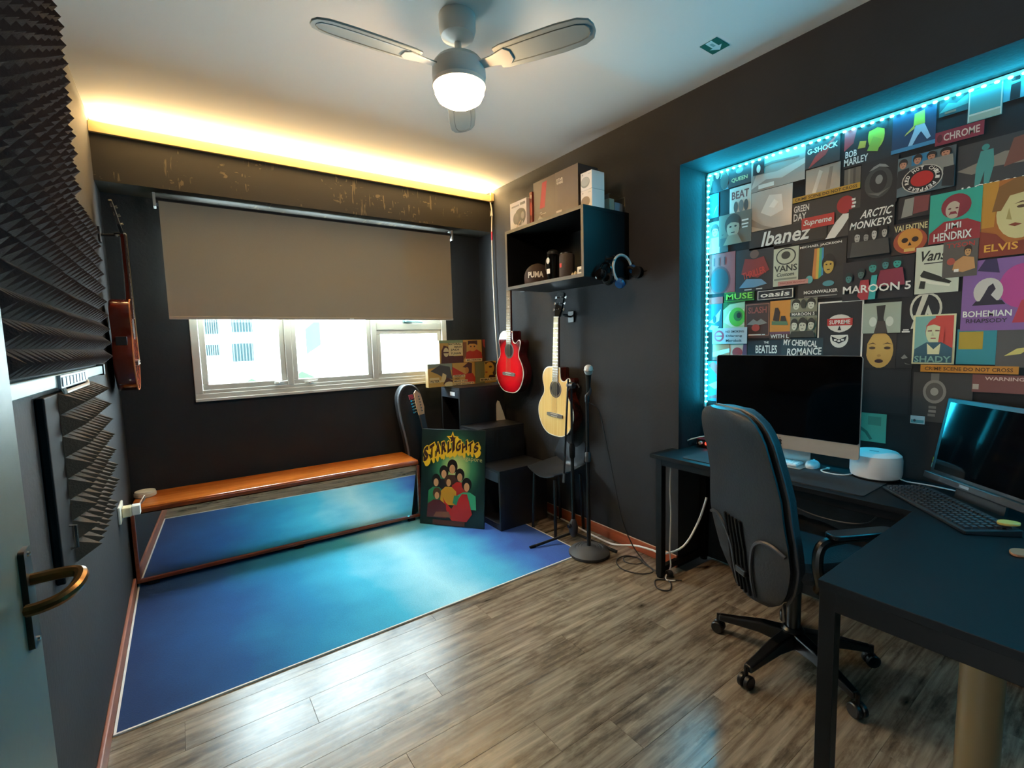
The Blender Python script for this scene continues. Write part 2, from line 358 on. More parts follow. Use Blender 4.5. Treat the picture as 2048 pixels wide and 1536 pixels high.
for x0, x1, z0, z1 in ((.047, .552, .068, WH-.047), (.598, 1.177, .068, WH-.047), (1.223, WW-.047, .068, .45), (1.223, WW-.047, .50, WH-.047)):
    mb = MB(); ring(mb, x0, x1, z0, z1, .034, .012, .052); s = mb.build('sash', M_FRAME, wn, 0, .004)
    MB().bb(x0+.03, x1-.03, .03, .034, z0+.03, z1-.03).build('pane', M_GLASS, s, 0)
MB().bb(1.223, WW-.045, -.004, .065, .45, .50).build('transom', M_FRAME, wn, 0, .004)
for x, z in ((.50, .085), (.70, .075), (1.66, .09)):
    mb = MB(); mb.bb(x-.03, x+.03, -.008, .012, z-.008, z+.008); mb.tube([(x, -.01, z), (x, -.03, z+.005), (x+.05, -.034, z+.012)], .006, 6); mb.build('latch', M_WHITE, wn)
mb = MB(); mb.bb(1.45, 1.53, -.012, .012, .51, .53); mb.tube([(1.46, -.012, .52), (1.46, -.035, .52), (1.60, -.038, .51)], .008, 6); mb.build('handle', mat('#7fa3a8', .4), wn)

# ---------------------------------------------------------------- open door
dr = bpy.data.objects.new('door_1', None); COL.objects.link(dr); dr.location = (-.26, .36, 0); struct(dr, 'pale open door with brass lever handle')
MB().bb(-.02, .02, 0, .80, .01, 2.05).build('leaf', mat('#474f41', .45, bump=(30, .03)), dr, 0, .003)
hd = MB().prism(rrect(.042, .17, .006), .02, .028, Matrix(((0,0,1,0),(1,0,0,.737),(0,1,0,.925),(0,0,0,1)))).build('handle_plate', mat('#3a3128', .4, .6), dr)
mb = MB(); mb.tube(smooth_pts([(.025, .737, .955), (.06, .737, .955), (.086, .733, .954), (.094, .718, .95), (.09, .69, .943), (.074, .668, .937), (.052, .662, .933), (.035, .668, .93)], 4), [.010]*29, 10)
mb.build('lever', mat('#6e5230', .28, .9), hd)
for z in (.85, 1.0): MB().lathe([(0,.0),(.005,.0),(.004,.003),(0,.004)], 8, Matrix(((0,0,1,.028),(1,0,0,.737),(0,1,0,z),(0,0,0,1)))).build('screw', M_STEEL, hd)
struct(MB().bb(XL, XL+.05, .28, .355, 0, 2.1).build('trim_4', mat('#474f41', .45), None, 0, .003), 'pale door post')

# ---------------------------------------------------------------- outdoors
b1 = thing('apartment_block', 'white apartment block with louvred windows seen through the window', 'building', (0, 20, -6))
MB().bb(-8, 3.6, 0, 4, 0, 14).build('wall', mat('#e6e8e6', .8), b1, 0)
for x0, x1, z0, z1 in ((.80, 1.27, 7.87, 8.5), (1.66, 2.33, 7.93, 8.6), (.78, 1.24, 7.1, 7.5), (1.62, 2.31, 6.85, 7.52), (-.6, .2, 7.87, 8.5), (-.6, .2, 6.9, 7.5)):
    w = MB().bb(x0, x1, -.06, 0, z0, z1).build('window', mat('#2b3739', .9, spec=0), b1, 0)
    mb = MB()
    for k in range(7): mb.bb(x0+(x1-x0)*(k+.5)/7-.018, x0+(x1-x0)*(k+.5)/7+.018, -.1, -.06, z0, z1)
    mb.build('louvre', mat('#3a4446', .9, spec=0), w, 0)
b2 = thing('far_block', 'white block with dark recess seen through the middle pane', 'building', (3.6, 22, -6))
MB().bb(0, 14, 0, 4, 0, 14).build('wall', mat('#e9eae8', .8), b2, 0)
MB().prism([(1.0,.0),(1.6,.4),(1.6,1.6),(1.0,1.1)], 0, .06, Matrix(((1,0,0,0),(0,0,-1,0),(0,1,0,7.0),(0,0,0,1)))).build('recess', mat('#363f44', .9, spec=0), b2, 0)  # flat dark slanted patch on the wall face
mb = MB()
random.seed(9)
def blob(mb, c, r, n=9, m=6, jit=.18):
    rings = []
    for i in range(m+1):
        t = pi*i/m; rings.append([(c[0]+r[0]*sin(t)*cos(2*pi*k/n)*(1+random.uniform(-jit, jit)), c[1]+r[1]*sin(t)*sin(2*pi*k/n)*(1+random.uniform(-jit, jit)), c[2]-r[2]*cos(t)) for k in range(n)])
    mb.loft(rings)
sh = thing('hedge_shrub', 'pale overexposed shrubs at the foot of the white block', 'shrub', (1.4, 16, -6))
for x, y_, r in ((-.9, 0, 3.0), (.4, .5, 3.2), (1.8, .2, 3.35), (3.0, .8, 3.1)):
    m2 = MB(); blob(m2, (x, y_, 3.2), (1.0, .8, r), 12, 9); m2.build('foliage', mat('#2c332a', .9, bump=(6, .6), spec=0), sh)

# ================================================================= LEFT WALL
def foam(name, label, y0, z0, ny, nz, pitch, base, tip, group):
    """pyramid foam sheet on the left wall"""
    t = MB(); W_, H_ = ny*pitch, nz*pitch
    t.bb(0, base, 0, W_, 0, H_)
    for i in range(ny):
        for j in range(nz):
            a, b = i*pitch, j*pitch
            t.add([(base,a,b),(base,a+pitch,b),(base,a+pitch,b+pitch),(base,a,b+pitch),(tip,a+pitch/2,b+pitch/2)], [(0,1,4),(1,2,4),(2,3,4),(3,0,4)])
    o = t.build(name, mat('#2b2221', .92, bump=(180, .25), spec=.15), None, 0); o.location = (XL+.002, y0, z0)
    return tag(o, label, 'foam panel', group)
g = 'pyramid foam panels on the left wall'
foam('acoustic_foam_panel', 'dark pyramid foam panel, upper one nearest the warm lit wall strip', 1.90, 1.905, 8, 10, .0625, .018, .055, g)
foam('acoustic_foam_panel', 'dark pyramid foam panel at the top left edge of the photo', 1.395, 1.905, 8, 10, .0625, .018, .055, g)
foam('acoustic_foam_panel', 'dark pyramid foam panel beside the red guitar by the corner', 2.35, 1.285, 8, 10, .0615, .018, .055, g)
foam('acoustic_foam_panel', 'dark pyramid foam panel in the middle of the lower row above the rail', 1.80, 1.285, 9, 10, .0610, .018, .055, g)
foam('acoustic_foam_panel', 'dark pyramid foam panel just past the open door edge above the rail', 1.25, 1.285, 9, 10, .0610, .022, .06, g)
# rail under the foam
rl = thing('wall_rail', 'white rail lit turquoise under the foam panels', 'rail', (XL, 1.3, 1.24))
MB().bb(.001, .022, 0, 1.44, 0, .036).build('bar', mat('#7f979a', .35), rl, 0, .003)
mb = MB(); mb.bb(.022, .03, .48, .95, -.004, .034)
for k in range(8): mb.bb(.03, .033, .49+.055*k, .53+.055*k, .002, .028)
mb.build('slotted_cover', mat('#9aa3ad', .4, .3), rl, 0, .002)
mb = MB(); mb.tube([(.03, .5, -.004), (.034, .5, -.014), (.034, .9, -.014), (.03, .92, -.004)], .006, 6); mb.build('hanger_wire', M_WHITE, rl)
MB().bb(.001, .028, 1.44, 1.47, -.006, .042).build('end_cap', M_BLACK, rl, 0, .003)
# hanging foam faced board
fb = thing('foam_board', 'tall black board faced with foam wedges below the white rail', 'foam board', (XL, 1.62, .74))
MB().bb(.001, .02, 0, .80, 0, .485).build('board', M_BLACKM, fb, 0, .004)
mb = MB(); R_ = 8; N_ = 11; y0, y1, h_ = .16, .80, .485
for r in range(R_):
    for k in range(N_):
        a, b = y0+(y1-y0)*k/N_, y0+(y1-y0)*(k+1)/N_; z0, z1 = h_*r/R_, h_*(r+1)/R_
        if r == 0 and k > 8: continue
        mb.add([(.02,a,z0),(.02,b,z0),(.02,b,z1),(.02,a,z1),(.075,(a+b)/2,(z0+z1)/2)], [(0,1,4),(1,2,4),(2,3,4),(3,0,4)])
mb.build('foam', mat('#4a423a', .92, spec=.15, bump=(180, .2)), fb, 0)
mb = MB(); mb.tube([(.02, .1, .06), (.034, .1, .062), (.034, .11, .12), (.02, .11, .122)], .004, 6); mb.build('pull', M_STEEL, fb)

# wall socket with plug
ws = thing('wall_socket', 'white wall socket with plug beside the bench end', 'socket', (XL, 3.0, .535))
MB().bb(.001, .012, -.075, .075, -.043, .043).build('plate', mat('#e2dccb', .4), ws, 0, .004)
MB().bb(.012, .05, -.03, .03, -.024, .024).build('plug', mat('#d9cba4', .4), ws, 0, .005)
MB().bb(.05, .085, -.026, .026, -.022, .026).build('adapter', mat('#e9e4d8', .35), ws, 0, .004)
cb = MB().tube(smooth_pts([(.08, .02, .02), (.1, .06, .05), (.09, .16, .0), (.03, .27, -.08)], 4), .003, 6).build('cord', mat('#e0d8c8', .5), ws)

# ================================================================= GUITARS
def guitar(name, label, M, topm, sidem, bindc, headm, preamp=False, glossy=None, tuner=M_CHROME, sunburst=None):
    """hanging acoustic guitar; local: z up, x to the viewer's right, front at y=0 facing -y, back at y=depth; origin at the tail"""
    g = thing(name, label, 'guitar', M=M)
    half = [(0,0),(.07,.006),(.125,.035),(.165,.085),(.186,.145),(.183,.20),(.158,.25),(.132,.285),(.124,.31),(.128,.345),(.142,.385),(.143,.42),(.125,.46),(.09,.484),(.04,.49)]
    left = [(-x, z) for x, z in half]
    right = [(0,0),(.07,.006),(.125,.035),(.165,.085),(.186,.145),(.183,.20),(.158,.25),(.132,.285),(.124,.31),(.13,.34),(.143,.375),(.148,.405),(.138,.422),(.118,.418),(.095,.40),(.07,.398),(.052,.412),(.045,.44),(.042,.488)]
    L3 = smooth_pts([(x, z, 0) for x, z in left], 3); R3 = smooth_pts([(x, z, 0) for x, z in right], 3)
    out = [(p.x, p.y) for p in R3] + [(p.x, p.y) for p in reversed(L3[1:])]
    n = len(out); D = .085
    def shrink(k): 
        cx, cz = 0, .22
        return [(cx+(x-cx)*k, cz+(z-cz)*k) for x, z in out]
    mb = MB(); prof = [(.002, .995), (.006, 1), (D-.008, 1), (D, .975)]
    mb.loft([[(x, y, z) for x, z in shrink(k)] for y, k in prof]); mb.build('body', sidem, g)
    mb = MB(); s = shrink(.985); mb.add([(x, -.0005, z) for x, z in s], [tuple(range(n))]); o = mb.build('soundboard', topm, g, 0)
    mb = MB(); a, b = shrink(1.002), shrink(.975)
    mb.add([(x, -.0012, z) for x, z in a] + [(x, -.0012, z) for x, z in b] + [(x, .004, z) for x, z in a],
           [(i, (i+1) % n, n+(i+1) % n, n+i) for i in range(n)] + [(i, (i+1) % n, 2*n+(i+1) % n, 2*n+i) for i in range(n)]); mb.build('binding', mat(bindc, .35), g, 0)
    mb = MB(); mb.add([(x, -.0018, z) for x, z in circ(28, .05, .05, 0, .335)], [tuple(range(28))]); mb.build('soundhole', mat('#1a0f0a', .9), g, 0)
    mb = MB(); q, r = circ(28, .062, .062, 0, .335), circ(28, .051, .051, 0, .335)
    mb.add([(x, -.0016, z) for x, z in q] + [(x, -.0016, z) for x, z in r], [(i, (i+1) % 28, 28+(i+1) % 28, 28+i) for i in range(28)]); mb.build('rosette', mat('#4a3423', .4), g, 0)
    br = MB().prism([(-.082,-.010),(-.06,-.014),(.06,-.014),(.082,-.010),(.082,.010),(.05,.014),(-.05,.014),(-.082,.010)], 0, .009, Matrix(((1,0,0,0),(0,0,-1,0),(0,1,0,.150),(0,0,0,1)))).build('bridge', mat('#6f6a60', .35) if not preamp else M_ROSE, g, 0)
    MB().bb(-.04, .04, -.0125, -.008, .156, .159).build('saddle', mat('#e8e2d0', .4), br, 0)
    mb = MB()
    for k in range(6): mb.lathe([(.0028, 0), (.0028, .004), (0, .005)], 6, Matrix(((1,0,0,-.028+.0112*k),(0,0,-1,-.009),(0,1,0,.142),(0,0,0,1))))
    mb.build('bridge_pins', mat('#e8e2d0', .4), br)
    # neck, fretboard
    Z0, Z1 = .385, .83
    mb = MB()
    rings = []
    for z, w_, d_ in ((.44, .028, .03), (.50, .027, .024), (.6, .026, .02), (.83, .0215, .019)):
        rings.append([(w_, .0, z), (w_*.8, d_*.7, z), (0, d_, z), (-w_*.8, d_*.7, z), (-w_, .0, z)])
    mb.loft(rings); nk = mb.build('neck', sidem, g)
    mb = MB(); mb.add([(-.029,-.001,Z0),(.029,-.001,Z0),(.0215,-.001,Z1),(-.0215,-.001,Z1),(-.029,-.007,Z0),(.029,-.007,Z0),(.0215,-.007,Z1),(-.0215,-.007,Z1)], [(0,1,2,3),(7,6,5,4),(0,4,5,1),(1,5,6,2),(2,6,7,3),(3,7,4,0)])
    fbm = mat('#8a7a66', .5) if not preamp else M_ROSE
    fbo = mb.build('fretboard', fbm, nk, 0)
    mb = MB(); sc = Z1-.156
    for k in range(1, 20):
        z = Z1 - sc*(1-2**(-k/12)); w_ = .0215+(.029-.0215)*(Z1-z)/(Z1-Z0)
        if z > Z0: mb.bb(-w_, w_, -.0082, -.007, z-.0012, z+.0012)
    mb.build('frets', M_STEEL, nk, 0)
    mb = MB()
    for k in (3, 5, 7, 9, 12):
        z = Z1 - sc*(1-(2**(-k/12)+2**(-(k-1)/12))/2); mb.add([(x, -.0074, zz) for x, zz in circ(10, .004, .004, 0, z)], [tuple(range(10))])
    mb.build('fret_dots', mat('#ece6d4', .4), nk, 0)
    MB().bb(-.0215, .0215, -.010, 0, Z1, Z1+.005).build('nut', mat('#ece6d4', .4), nk, 0)
    # headstock tilted back
    T = Matrix.Translation((0, 0, Z1+.005)) @ Matrix.Rotation(radians(-12), 4, 'X')
    hp = [(-.022,0),(.022,0),(.034,.04),(.036,.16),(.02,.17),(.0,.162),(-.02,.17),(-.036,.16),(-.034,.04)]
    hs = MB().prism(hp, -.001, .014, T @ Matrix(((1,0,0,0),(0,0,1,0),(0,1,0,0),(0,0,0,1)))).build('headstock', headm, g, 0, .002)
    for sx in (-1, 1):
        for k in range(3):
            mb = MB(); z = .05+.042*k
            mb.tube([T @ Vector((sx*.022, .0, z)), T @ Vector((sx*.022, -.014, z))], .004, 8)
            mb.tube([T @ Vector((sx*.034, .008, z)), T @ Vector((sx*.046, .008, z))], .003, 6)
            mb.box((0,0,0), (.012, .006, .018), T @ Matrix.Translation((sx*.052, .008, z)))
            mb.build('tuner', tuner, hs)
    mb = MB()
    for k in range(6):
        x0 = -.028+.0112*k; x1 = -.018+.0072*k
        mb.tube([(x0, -.0115, .157), (x1, -.0115, Z1+.003)], .0006, 4, False)
    mb.build('strings', mat('#c9b48a', .3, .9), g, 0)
    if preamp:
        MB().bb(-.158, -.142, .022, .068, .25, .295).build('preamp_panel', mat('#1c1614', .5), g, 0, .002)
    return g
def face_mx(loc, rz, tilt):
    return Matrix.Translation(loc) @ Matrix.Rotation(rz, 4, 'Z') @ Matrix.Rotation(tilt, 4, 'Y')
def sun_mat():
    m, nt, b, L = nodes('red_burst_lacquer')
    tc = nt.nodes.new('ShaderNodeTexCoord'); mp = nt.nodes.new('ShaderNodeMapping'); mp.inputs['Location'].default_value = (0, 0, -.20*4.4); mp.inputs['Scale'].default_value = (5.2, 1, 4.4)
    L.new(tc.outputs['Object'], mp.inputs['Vector']); gr = nt.nodes.new('ShaderNodeTexGradient'); gr.gradient_type = 'SPHERICAL'; L.new(mp.outputs[0], gr.inputs[0])
    r = ramp(nt, [(0, '#5c0510'), (.12, '#a50a18'), (.4, '#d8141f'), (1, '#e01822')]); L.new(gr.outputs[0], r.inputs[0]); L.new(r.outputs[0], b.inputs['Base Color'])
    b.inputs['Roughness'].default_value = .12; b.inputs['Coat Weight'].default_value = .8; return m
guitar('acoustic_guitar', 'glossy red cutaway acoustic guitar hanging near the window corner', face_mx((2.128, 3.045, .925), -pi/2, radians(2.5)), sun_mat(), mat('#4a0c10', .15, coat=.6), '#e6d8c0', M_BLACK)
guitar('acoustic_guitar', 'natural blond cutaway acoustic guitar hanging on the charcoal wall', face_mx((2.128, 2.497, .658), -pi/2, radians(3)), M_SPRUCE, M_MAHOG, '#eadfc4', M_GLOSSK)
guitar('acoustic_guitar', 'dark red guitar hung edge-on on the left wall', face_mx((-.188, 3.31, 1.125), pi/2, radians(-3)), mat('#9a3a18', .15, coat=.6), mat('#561608', .15, coat=.6), '#b9703a', M_BLACK, True)
# hangers
def hanger(label, loc, rz):
    h = thing('guitar_hanger', label, 'hanger', loc, rz, 'guitar hangers')
    MB().bb(-.03, .03, -.012, -.001, -.04, .04).build('wall_plate', M_BLACK, h, 0, .003)
    MB().tube([(0, -.012, 0), (0, -.075, .006)], .007, 8).build('arm', M_BLACK, h)
    MB().tube(smooth_pts([(-.034, -.115, .012), (-.034, -.075, .008), (0, -.075, .006), (.034, -.075, .008), (.034, -.115, .012)], 4), .0065, 8).build('yoke', mat('#17171a', .6), h)
hanger('black padded hook holding the blond guitar neck', (XR, 2.452, 1.492), -pi/2)
hanger('black padded hook holding the red guitar neck', (XR, 3.008, 1.758), -pi/2)
hanger('pale metal hook holding the edge-on guitar neck', (XL, 3.36, 1.96), pi/2)

# ================================================================= CEILING
fan = thing('ceiling_fan', 'white three blade ceiling fan with glowing dome lamp', 'ceiling fan', (.985, 1.695, H))
M_FAN = mat('#d6d4cc', .35)
MB().lathe([(.0,0),(.072,0),(.072,-.05),(.064,-.075),(.03,-.092),(.016,-.095),(.0,-.095)], 28).build('canopy', M_FAN, fan)
MB().tube([(0,0,-.09),(0,0,-.17)], .014, 12).build('downrod', M_FAN, fan)
MB().lathe([(0,-.150),(.05,-.152),(.088,-.165),(.104,-.185),(.106,-.225),(.100,-.245),(.0,-.245)], 32).build('motor_housing', M_FAN, fan)
MB().lathe([(.094,-.245),(.104,-.247),(.104,-.262),(.096,-.268),(.094,-.245)], 32).build('lamp_ring', mat('#e6ddd2', .3), fan)
MB().lathe([(.096,-.262),(.097,-.285),(.086,-.307),(.062,-.322),(.03,-.329),(.0,-.331)], 28).build('lamp_dome', mat('#fff4e0', .4, emit=100, ecol='#ffd2a0'), fan)
def blade(ang):
    R = Matrix.Rotation(ang, 4, 'Z') @ Matrix.Translation((0, 0, -.196)) @ Matrix.Rotation(radians(-11), 4, 'X')
    prof = [(.17,.05),(.20,.058),(.30,.064),(.42,.066),(.50,.060),(.535,.042),(.547,.015)]
    pl = [(x, w_) for x, w_ in prof] + [(x, -w_*.95) for x, w_ in reversed(prof)]
    b = MB().prism(pl, -.003, .004, R).build('blade', mat('#8f9896', .3), fan, .6, .002)
    inn = [(x*.93+.02, w_*.62) for x, w_ in prof]; pi_ = [(x, w_) for x, w_ in inn] + [(x, -w_) for x, w_ in reversed(inn)]
    mb = MB(); n = len(pi_); pts = [R @ Vector((x, y_, -.0035)) for x, y_ in pi_]; mb.tube(pts, .0022, 5, closed=True); mb.build('blade_rim', mat('#767e7d', .35), b)
    mb = MB(); mb.prism([(.09,.02),(.15,.024),(.21,.04),(.23,.02),(.23,-.02),(.21,-.04),(.15,-.024),(.09,-.02)], -.008, -.003, R); mb.build('blade_bracket', mat('#b9bab4', .3, .4), b, .6, .001)
for a in (178, 58.5, -60.5): blade(radians(a))
# small green arrow sign on the ceiling
sg = tag(MB().bb(0, .1, 0, .08, 0, .002).build('arrow_sign', mat('#0f5a44', .5), None, 0), 'small green sign with white arrow on the ceiling', 'sign')
sg.matrix_world = Matrix(((1,0,0,1.968),(0,-1,0,1.282),(0,0,-1,H-.0005),(0,0,0,1)))
print_on(sg, .1, .08, .002, [('p','#cfe0dc',[(.0,.32),(.58,.32),(.58,.14),(.92,.5),(.58,.86),(.58,.68),(.0,.68)]),('r','#7fa8a8',.35,.5,.3,.16)])

# ================================================================= BLIND
bl = thing('roller_blind', 'grey roller blind pulled halfway down over the window', 'blind', (-.04, 3.52, 1.52))
BW = 1.945
MB().tube([(0,.005,.69),(BW,.005,.69)], .024, 18).build('roller_tube', mat('#26262a', .5), bl)
MB().tube([(.0,-.004,.711),(BW,-.004,.711)], .0032, 8).build('painted_highlight', mat('#b9bcc0', .25, .8), bl)  # pale rod standing in for the highlight along the dark roller
mb = MB(); mb.bb(.012, BW-.012, -.020, -.018, .015, .69); mb.build('fabric', mat('#9a9284', .8, bump=(220, .08)), bl, 0)
MB().bb(.012, BW-.012, -.026, -.012, 0, .018).build('bottom_bar', mat('#a0968a', .5), bl, 0, .003)
MB().bb(1.08, 1.11, -.029, -.026, .004, .012).build('clip', mat('#d8d8d4', .4), bl, 0)
for x in (-.014, BW): MB().bb(x, x+.014, -.03, .04, .655, .735).build('bracket', mat('#b9b9b5', .4), bl, 0, .003)

# ================================================================= BENCH, MIRROR, RUG
rz = radians(-2.2)
be = thing('wooden_bench', 'long varnished orange wood bench along the window wall', 'bench', (-.285, 3.318, 0), rz)
MB().bb(0, 1.70, -.006, .335, .435, .462).build('top', M_BENCH, be, 0, .006)
MB().bb(0, 1.70, -.010, .0, .428, .452).build('front_moulding', wood('bench_edge', [(.3, '#7a3414'), (.7, '#a85424')], (3, 30, 30), .25, .3, False, .02), be, 0, .003)
for x in (.03, 1.62): MB().bb(x, x+.04, .06, .30, 0, .435).build('support', M_BENCH, be, 0, .004)
mi = thing('framed_mirror', 'long low mirror in thin wood frame standing under the bench', 'mirror', (-.285, 3.306, 0), rz)
M_MF = wood('mirror_frame', [(.3, '#6e2f18'), (.7, '#96492a')], (8, 30, 30), .35, .2, False, .02)
MB().bb(.012, 1.688, .0, .012, .045, .424).build('mirror_glass', M_MIRROR, mi, 0)
for a in ((0, 1.70, -.012, .014, .030, .050), (0, .018, -.012, .014, .050, .424), (1.682, 1.70, -.012, .014, .050, .424)): MB().bb(*a).build('frame_rail', M_MF, mi, 0, .003)
for x in (.05, .82, 1.6): MB().bb(x, x+.05, -.005, .02, 0.0072, .030).build('foot', M_BLACKM, mi, 0)
rg = thing('area_rug', 'blue ombre rug with white bound edge covering the floor by the window', 'rug', (-.284, 2.055, 0))
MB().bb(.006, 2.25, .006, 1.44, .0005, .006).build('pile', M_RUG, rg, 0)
mb = MB()
for a in ((0, 2.256, 0, .008), (0, 2.256, 1.438, 1.446), (0, .008, .008, 1.438), (2.248, 2.256, .008, 1.438)): mb.bb(a[0], a[1], a[2], a[3], .0005, .0068)
mb.build('bound_edge', mat('#d8d4cc', .8), rg, 0)
pk = thing('round_puck', 'small round white box on the bench end near the corner', 'box', (-.225, 3.54, .4625))
MB().lathe([(0,0),(.05,0),(.055,.006),(.055,.022),(.05,.027),(0,.027)], 28).build('base', mat('#c9c2ae', .5), pk)
MB().lathe([(.0,.028),(.052,.028),(.05,.034),(.03,.037),(0,.038)], 28).build('lid', mat('#d9d2c0', .5), pk)

# ================================================================= WALL SHELF AND ITS ITEMS
sx0, sx1, sy0, sy1, sz0, sz1 = 1.888, XR-.001, 1.938, 2.70, 1.685, 2.08
sf = thing('wall_shelf', 'black open box shelf mounted on the charcoal wall', 'shelf', (sx0, sy0, sz0))
DX, DY, DZ = sx1-sx0, sy1-sy0, sz1-sz0; t = .02
M_SH = mat('#07080a', .45, spec=.3)
for nm, a in (('bottom_panel', (0,DX,0,DY,0,t)), ('top_panel', (0,DX,0,DY,DZ-t,DZ)), ('side_panel', (0,DX,0,t,t,DZ-t)), ('side_panel', (0,DX,DY-t,DY,t,DZ-t)), ('back_panel', (DX-.006,DX,t,DY-t,t,DZ-t))):
    MB().bb(*a).build(nm, M_SH, sf, 0, .001)
mb = MB()
for a in ((-.001,.0,0,DY,0,t), (-.001,.0,0,DY,DZ-t,DZ), (-.001,0,0,t,t,DZ-t), (-.001,0,DY-t,DY,t,DZ-t)): mb.bb(*a)
mb.build('edge_banding', mat('#5a5348', .5), sf, 0)
# local frame for things that face the room (-x): x right = -y, y up = z, z out = -x
def face(x, y, z): return Matrix(((0,0,-1,x),(-1,0,0,y),(0,1,0,z),(0,0,0,1)))
def carton(name, label, x, ya, yb, z, h, d, paper, art, cat='box', side=None, rough=.5):
    """box whose printed front stands at x, from y=ya (left) to y=yb, depth d behind"""
    w = ya-yb; b = thing(name, label, cat, M=face(x, ya, z))
    MB().bb(0, w, 0, h, -d, 0).build('carton', mat(side or paper, rough), b, 0, .0015)
    MB().bb(.001, w-.001, .001, h-.001, 0, .0006).build('front_label', mat(paper, rough), b, 0)
    print_on(b, w, h, .0006, art); return b
zt = sz1
carton('camera_box', 'white carton with photo of a black camera on the shelf top', 1.925, 2.685, 2.50, zt, .185, .10, '#dcd6cc',
       [('r','#8a857c',.34,.84,.46,.06),('r','#4a4844',.78,.86,.3,.09),('e','#33312f',.62,.42,.34,.3),('e','#24221f',.76,.44,.2,.24),('e','#55524c',.36,.4,.16,.2),('e','#8a867c',.78,.44,.1,.13),('p','#b9a184',[(.3,.02),(.66,.3),(.68,.27),(.36,.02)]),('p','#e9e4d8',[(.7,.1),(.74,.26),(.78,.24),(.75,.1)])])
carton('slim_box', 'narrow red box squeezed beside the camera carton', 1.945, 2.493, 2.466, zt, .215, .12, '#7a2a1c', [('e','#c8543c',.6,.5,.5,.2),('r','#e0c9b4',.7,.85,.4,.1)])
carton('large_dark_box', 'large dark grey carton with red vertical bar on the shelf top', 1.955, 2.462, 2.045, zt, .265, .16, '#5a4c44',
       [('p','#b0303a',[(.15,.34),(.22,.92),(.33,.93),(.27,.34)]),('r','#66584f',.76,.5,.48,1),('t','#d9d0c4','STAR',.62,.82,.06,.14),('t','#d9d0c4','WARS',.62,.75,.06,.14),('p','#a39c94',[(.1,.1),(.15,.18),(.24,.08),(.2,.04)]),('r','#c9c2b8',.18,.24,.05,.015),('r','#c9c2b8',.24,.2,.12,.015),('r','#c9c0b4',.6,.12,.12,.05)], side='#3a312c')
carton('speaker_box', 'upper white carton with grey oval picture standing on the shelf top', 1.965, 2.035, 1.945, zt+.101, .10, .10, '#e4e2de', [('e','#9aa09c',.42,.42,.4,.3),('e','#b4b9b4',.42,.46,.36,.24),('r','#c9c9c6',.8,.84,.24,.05),('e','#b0b0ae',.2,.86,.05,.05)], rough=.35)
carton('speaker_box', 'lower white carton with grey oval picture standing on the shelf top', 1.965, 2.035, 1.945, zt, .10, .10, '#e4e2de', [('e','#9c9184',.42,.36,.4,.3),('r','#c9c9c6',.8,.84,.24,.05),('e','#b0b0ae',.2,.86,.05,.05)], rough=.35)
pb = thing('plastic_case', 'clear plastic case with pale contents at the shelf top near end', 'case', (2.115, 1.955, zt), radians(4))
MB().bb(0, .15, 0, .13, 0, .10).build('shell', M_CLEAR, pb, 0, .004)
MB().bb(.015, .06, .01, .07, .003, .075).build('cream_insert', mat('#d9cdb0', .6), pb, 0, .003)
MB().bb(.065, .14, .01, .11, .003, .06).build('blue_insert', mat('#9fb4c4', .5), pb, 0, .003)
# inside the shelf
zi = sz0 + t
cp = thing('baseball_cap', 'dark brown baseball cap with white block lettering in the shelf', 'cap', (2.035, 2.535, zi+.0022), radians(42))
mb = MB(); rings = []
for i in range(8):
    a = pi/2*i/7; r = .092*cos(a)+.001; rings.append([(r*cos(2*pi*k/24)*1.02-.0, r*sin(2*pi*k/24), .045+.10*sin(a)**.9) for k in range(24)])
rings = [[(.09*cos(2*pi*k/24), .09*sin(2*pi*k/24), .012) for k in range(24)]] + rings
mb.loft(rings); M_CAP = mat('#3a2c28', .85, bump=(200, .15)); mb.build('crown', M_CAP, cp)
mb = MB(); top = []; bot = []
for k in range(13):
    a = radians(-150 - 60*(k/12)*1.0 + 0); a = radians(120 + 120*k/12)
    top.append((.088*cos(a), .088*sin(a), .016))
out = [(x*1.0-.085*abs(cos(radians(120+120*k/12)))**1.2, y_*1.03, z-.012) for k, (x, y_, z) in enumerate(top)]
mb.add(top + out + [(x, y_, z-.005) for x, y_, z in top] + [(x, y_, z-.005) for x, y_, z in out],
       [(i, i+1, 14+i, 13+i) for i in range(12)] + [(26+i, 27+i, 40+i, 39+i) for i in range(12)] + [(13+i, 14+i, 40+i, 39+i) for i in range(12)]); mb.build('brim', mat('#3f322c', .85), cp)
vs, fs = text_mesh('PUMA', .04); mb = MB()
for dz in (.0,): mb.add([(-.095*cos(x*1.15)+.0, -.095*sin(x*1.15), .062+y_*.04) for x, y_ in vs], fs)
mb.build('lettering', mat('#e0dcd2', .6), cp, 0)
MB().lathe([(0,.148),(.006,.146),(.008,.143),(0,.142)], 10).build('button', M_CAP, cp)
fg = thing('black_tumbler', 'black tumbler with white square badge and face shaped mark', 'tumbler', (1.975, 2.305, zi))
MB().lathe([(0,0),(.03,0),(.036,.006),(.038,.1),(.04,.16),(.034,.165),(0,.165)], 20).build('body', M_GLOSSK, fg)
MB().lathe([(0,.165),(.036,.166),(.037,.18),(.026,.192),(.012,.196),(0,.197)], 20).build('lid', mat('#1a1a1c', .3), fg)
vs = [(x, y_) for x, y_ in rrect(.03, .03, .002)]
MB().add([(-.0388, -y_, .06+x) for x, y_ in vs], [tuple(range(len(vs)))]).build('badge', mat('#e6e2d8', .5), fg, 0)
MB().add([(-.0405, y_, .125+x) for x, y_ in circ(14, .02, .015)], [tuple(range(14))]).build('pale_mark', mat('#d0ccc2', .5), fg, 0)
MB().tube(smooth_pts([(0,.04,.15),(0,.062,.14),(0,.064,.08),(0,.04,.05)], 4), .005, 8).build('grip', M_BLACK, fg)
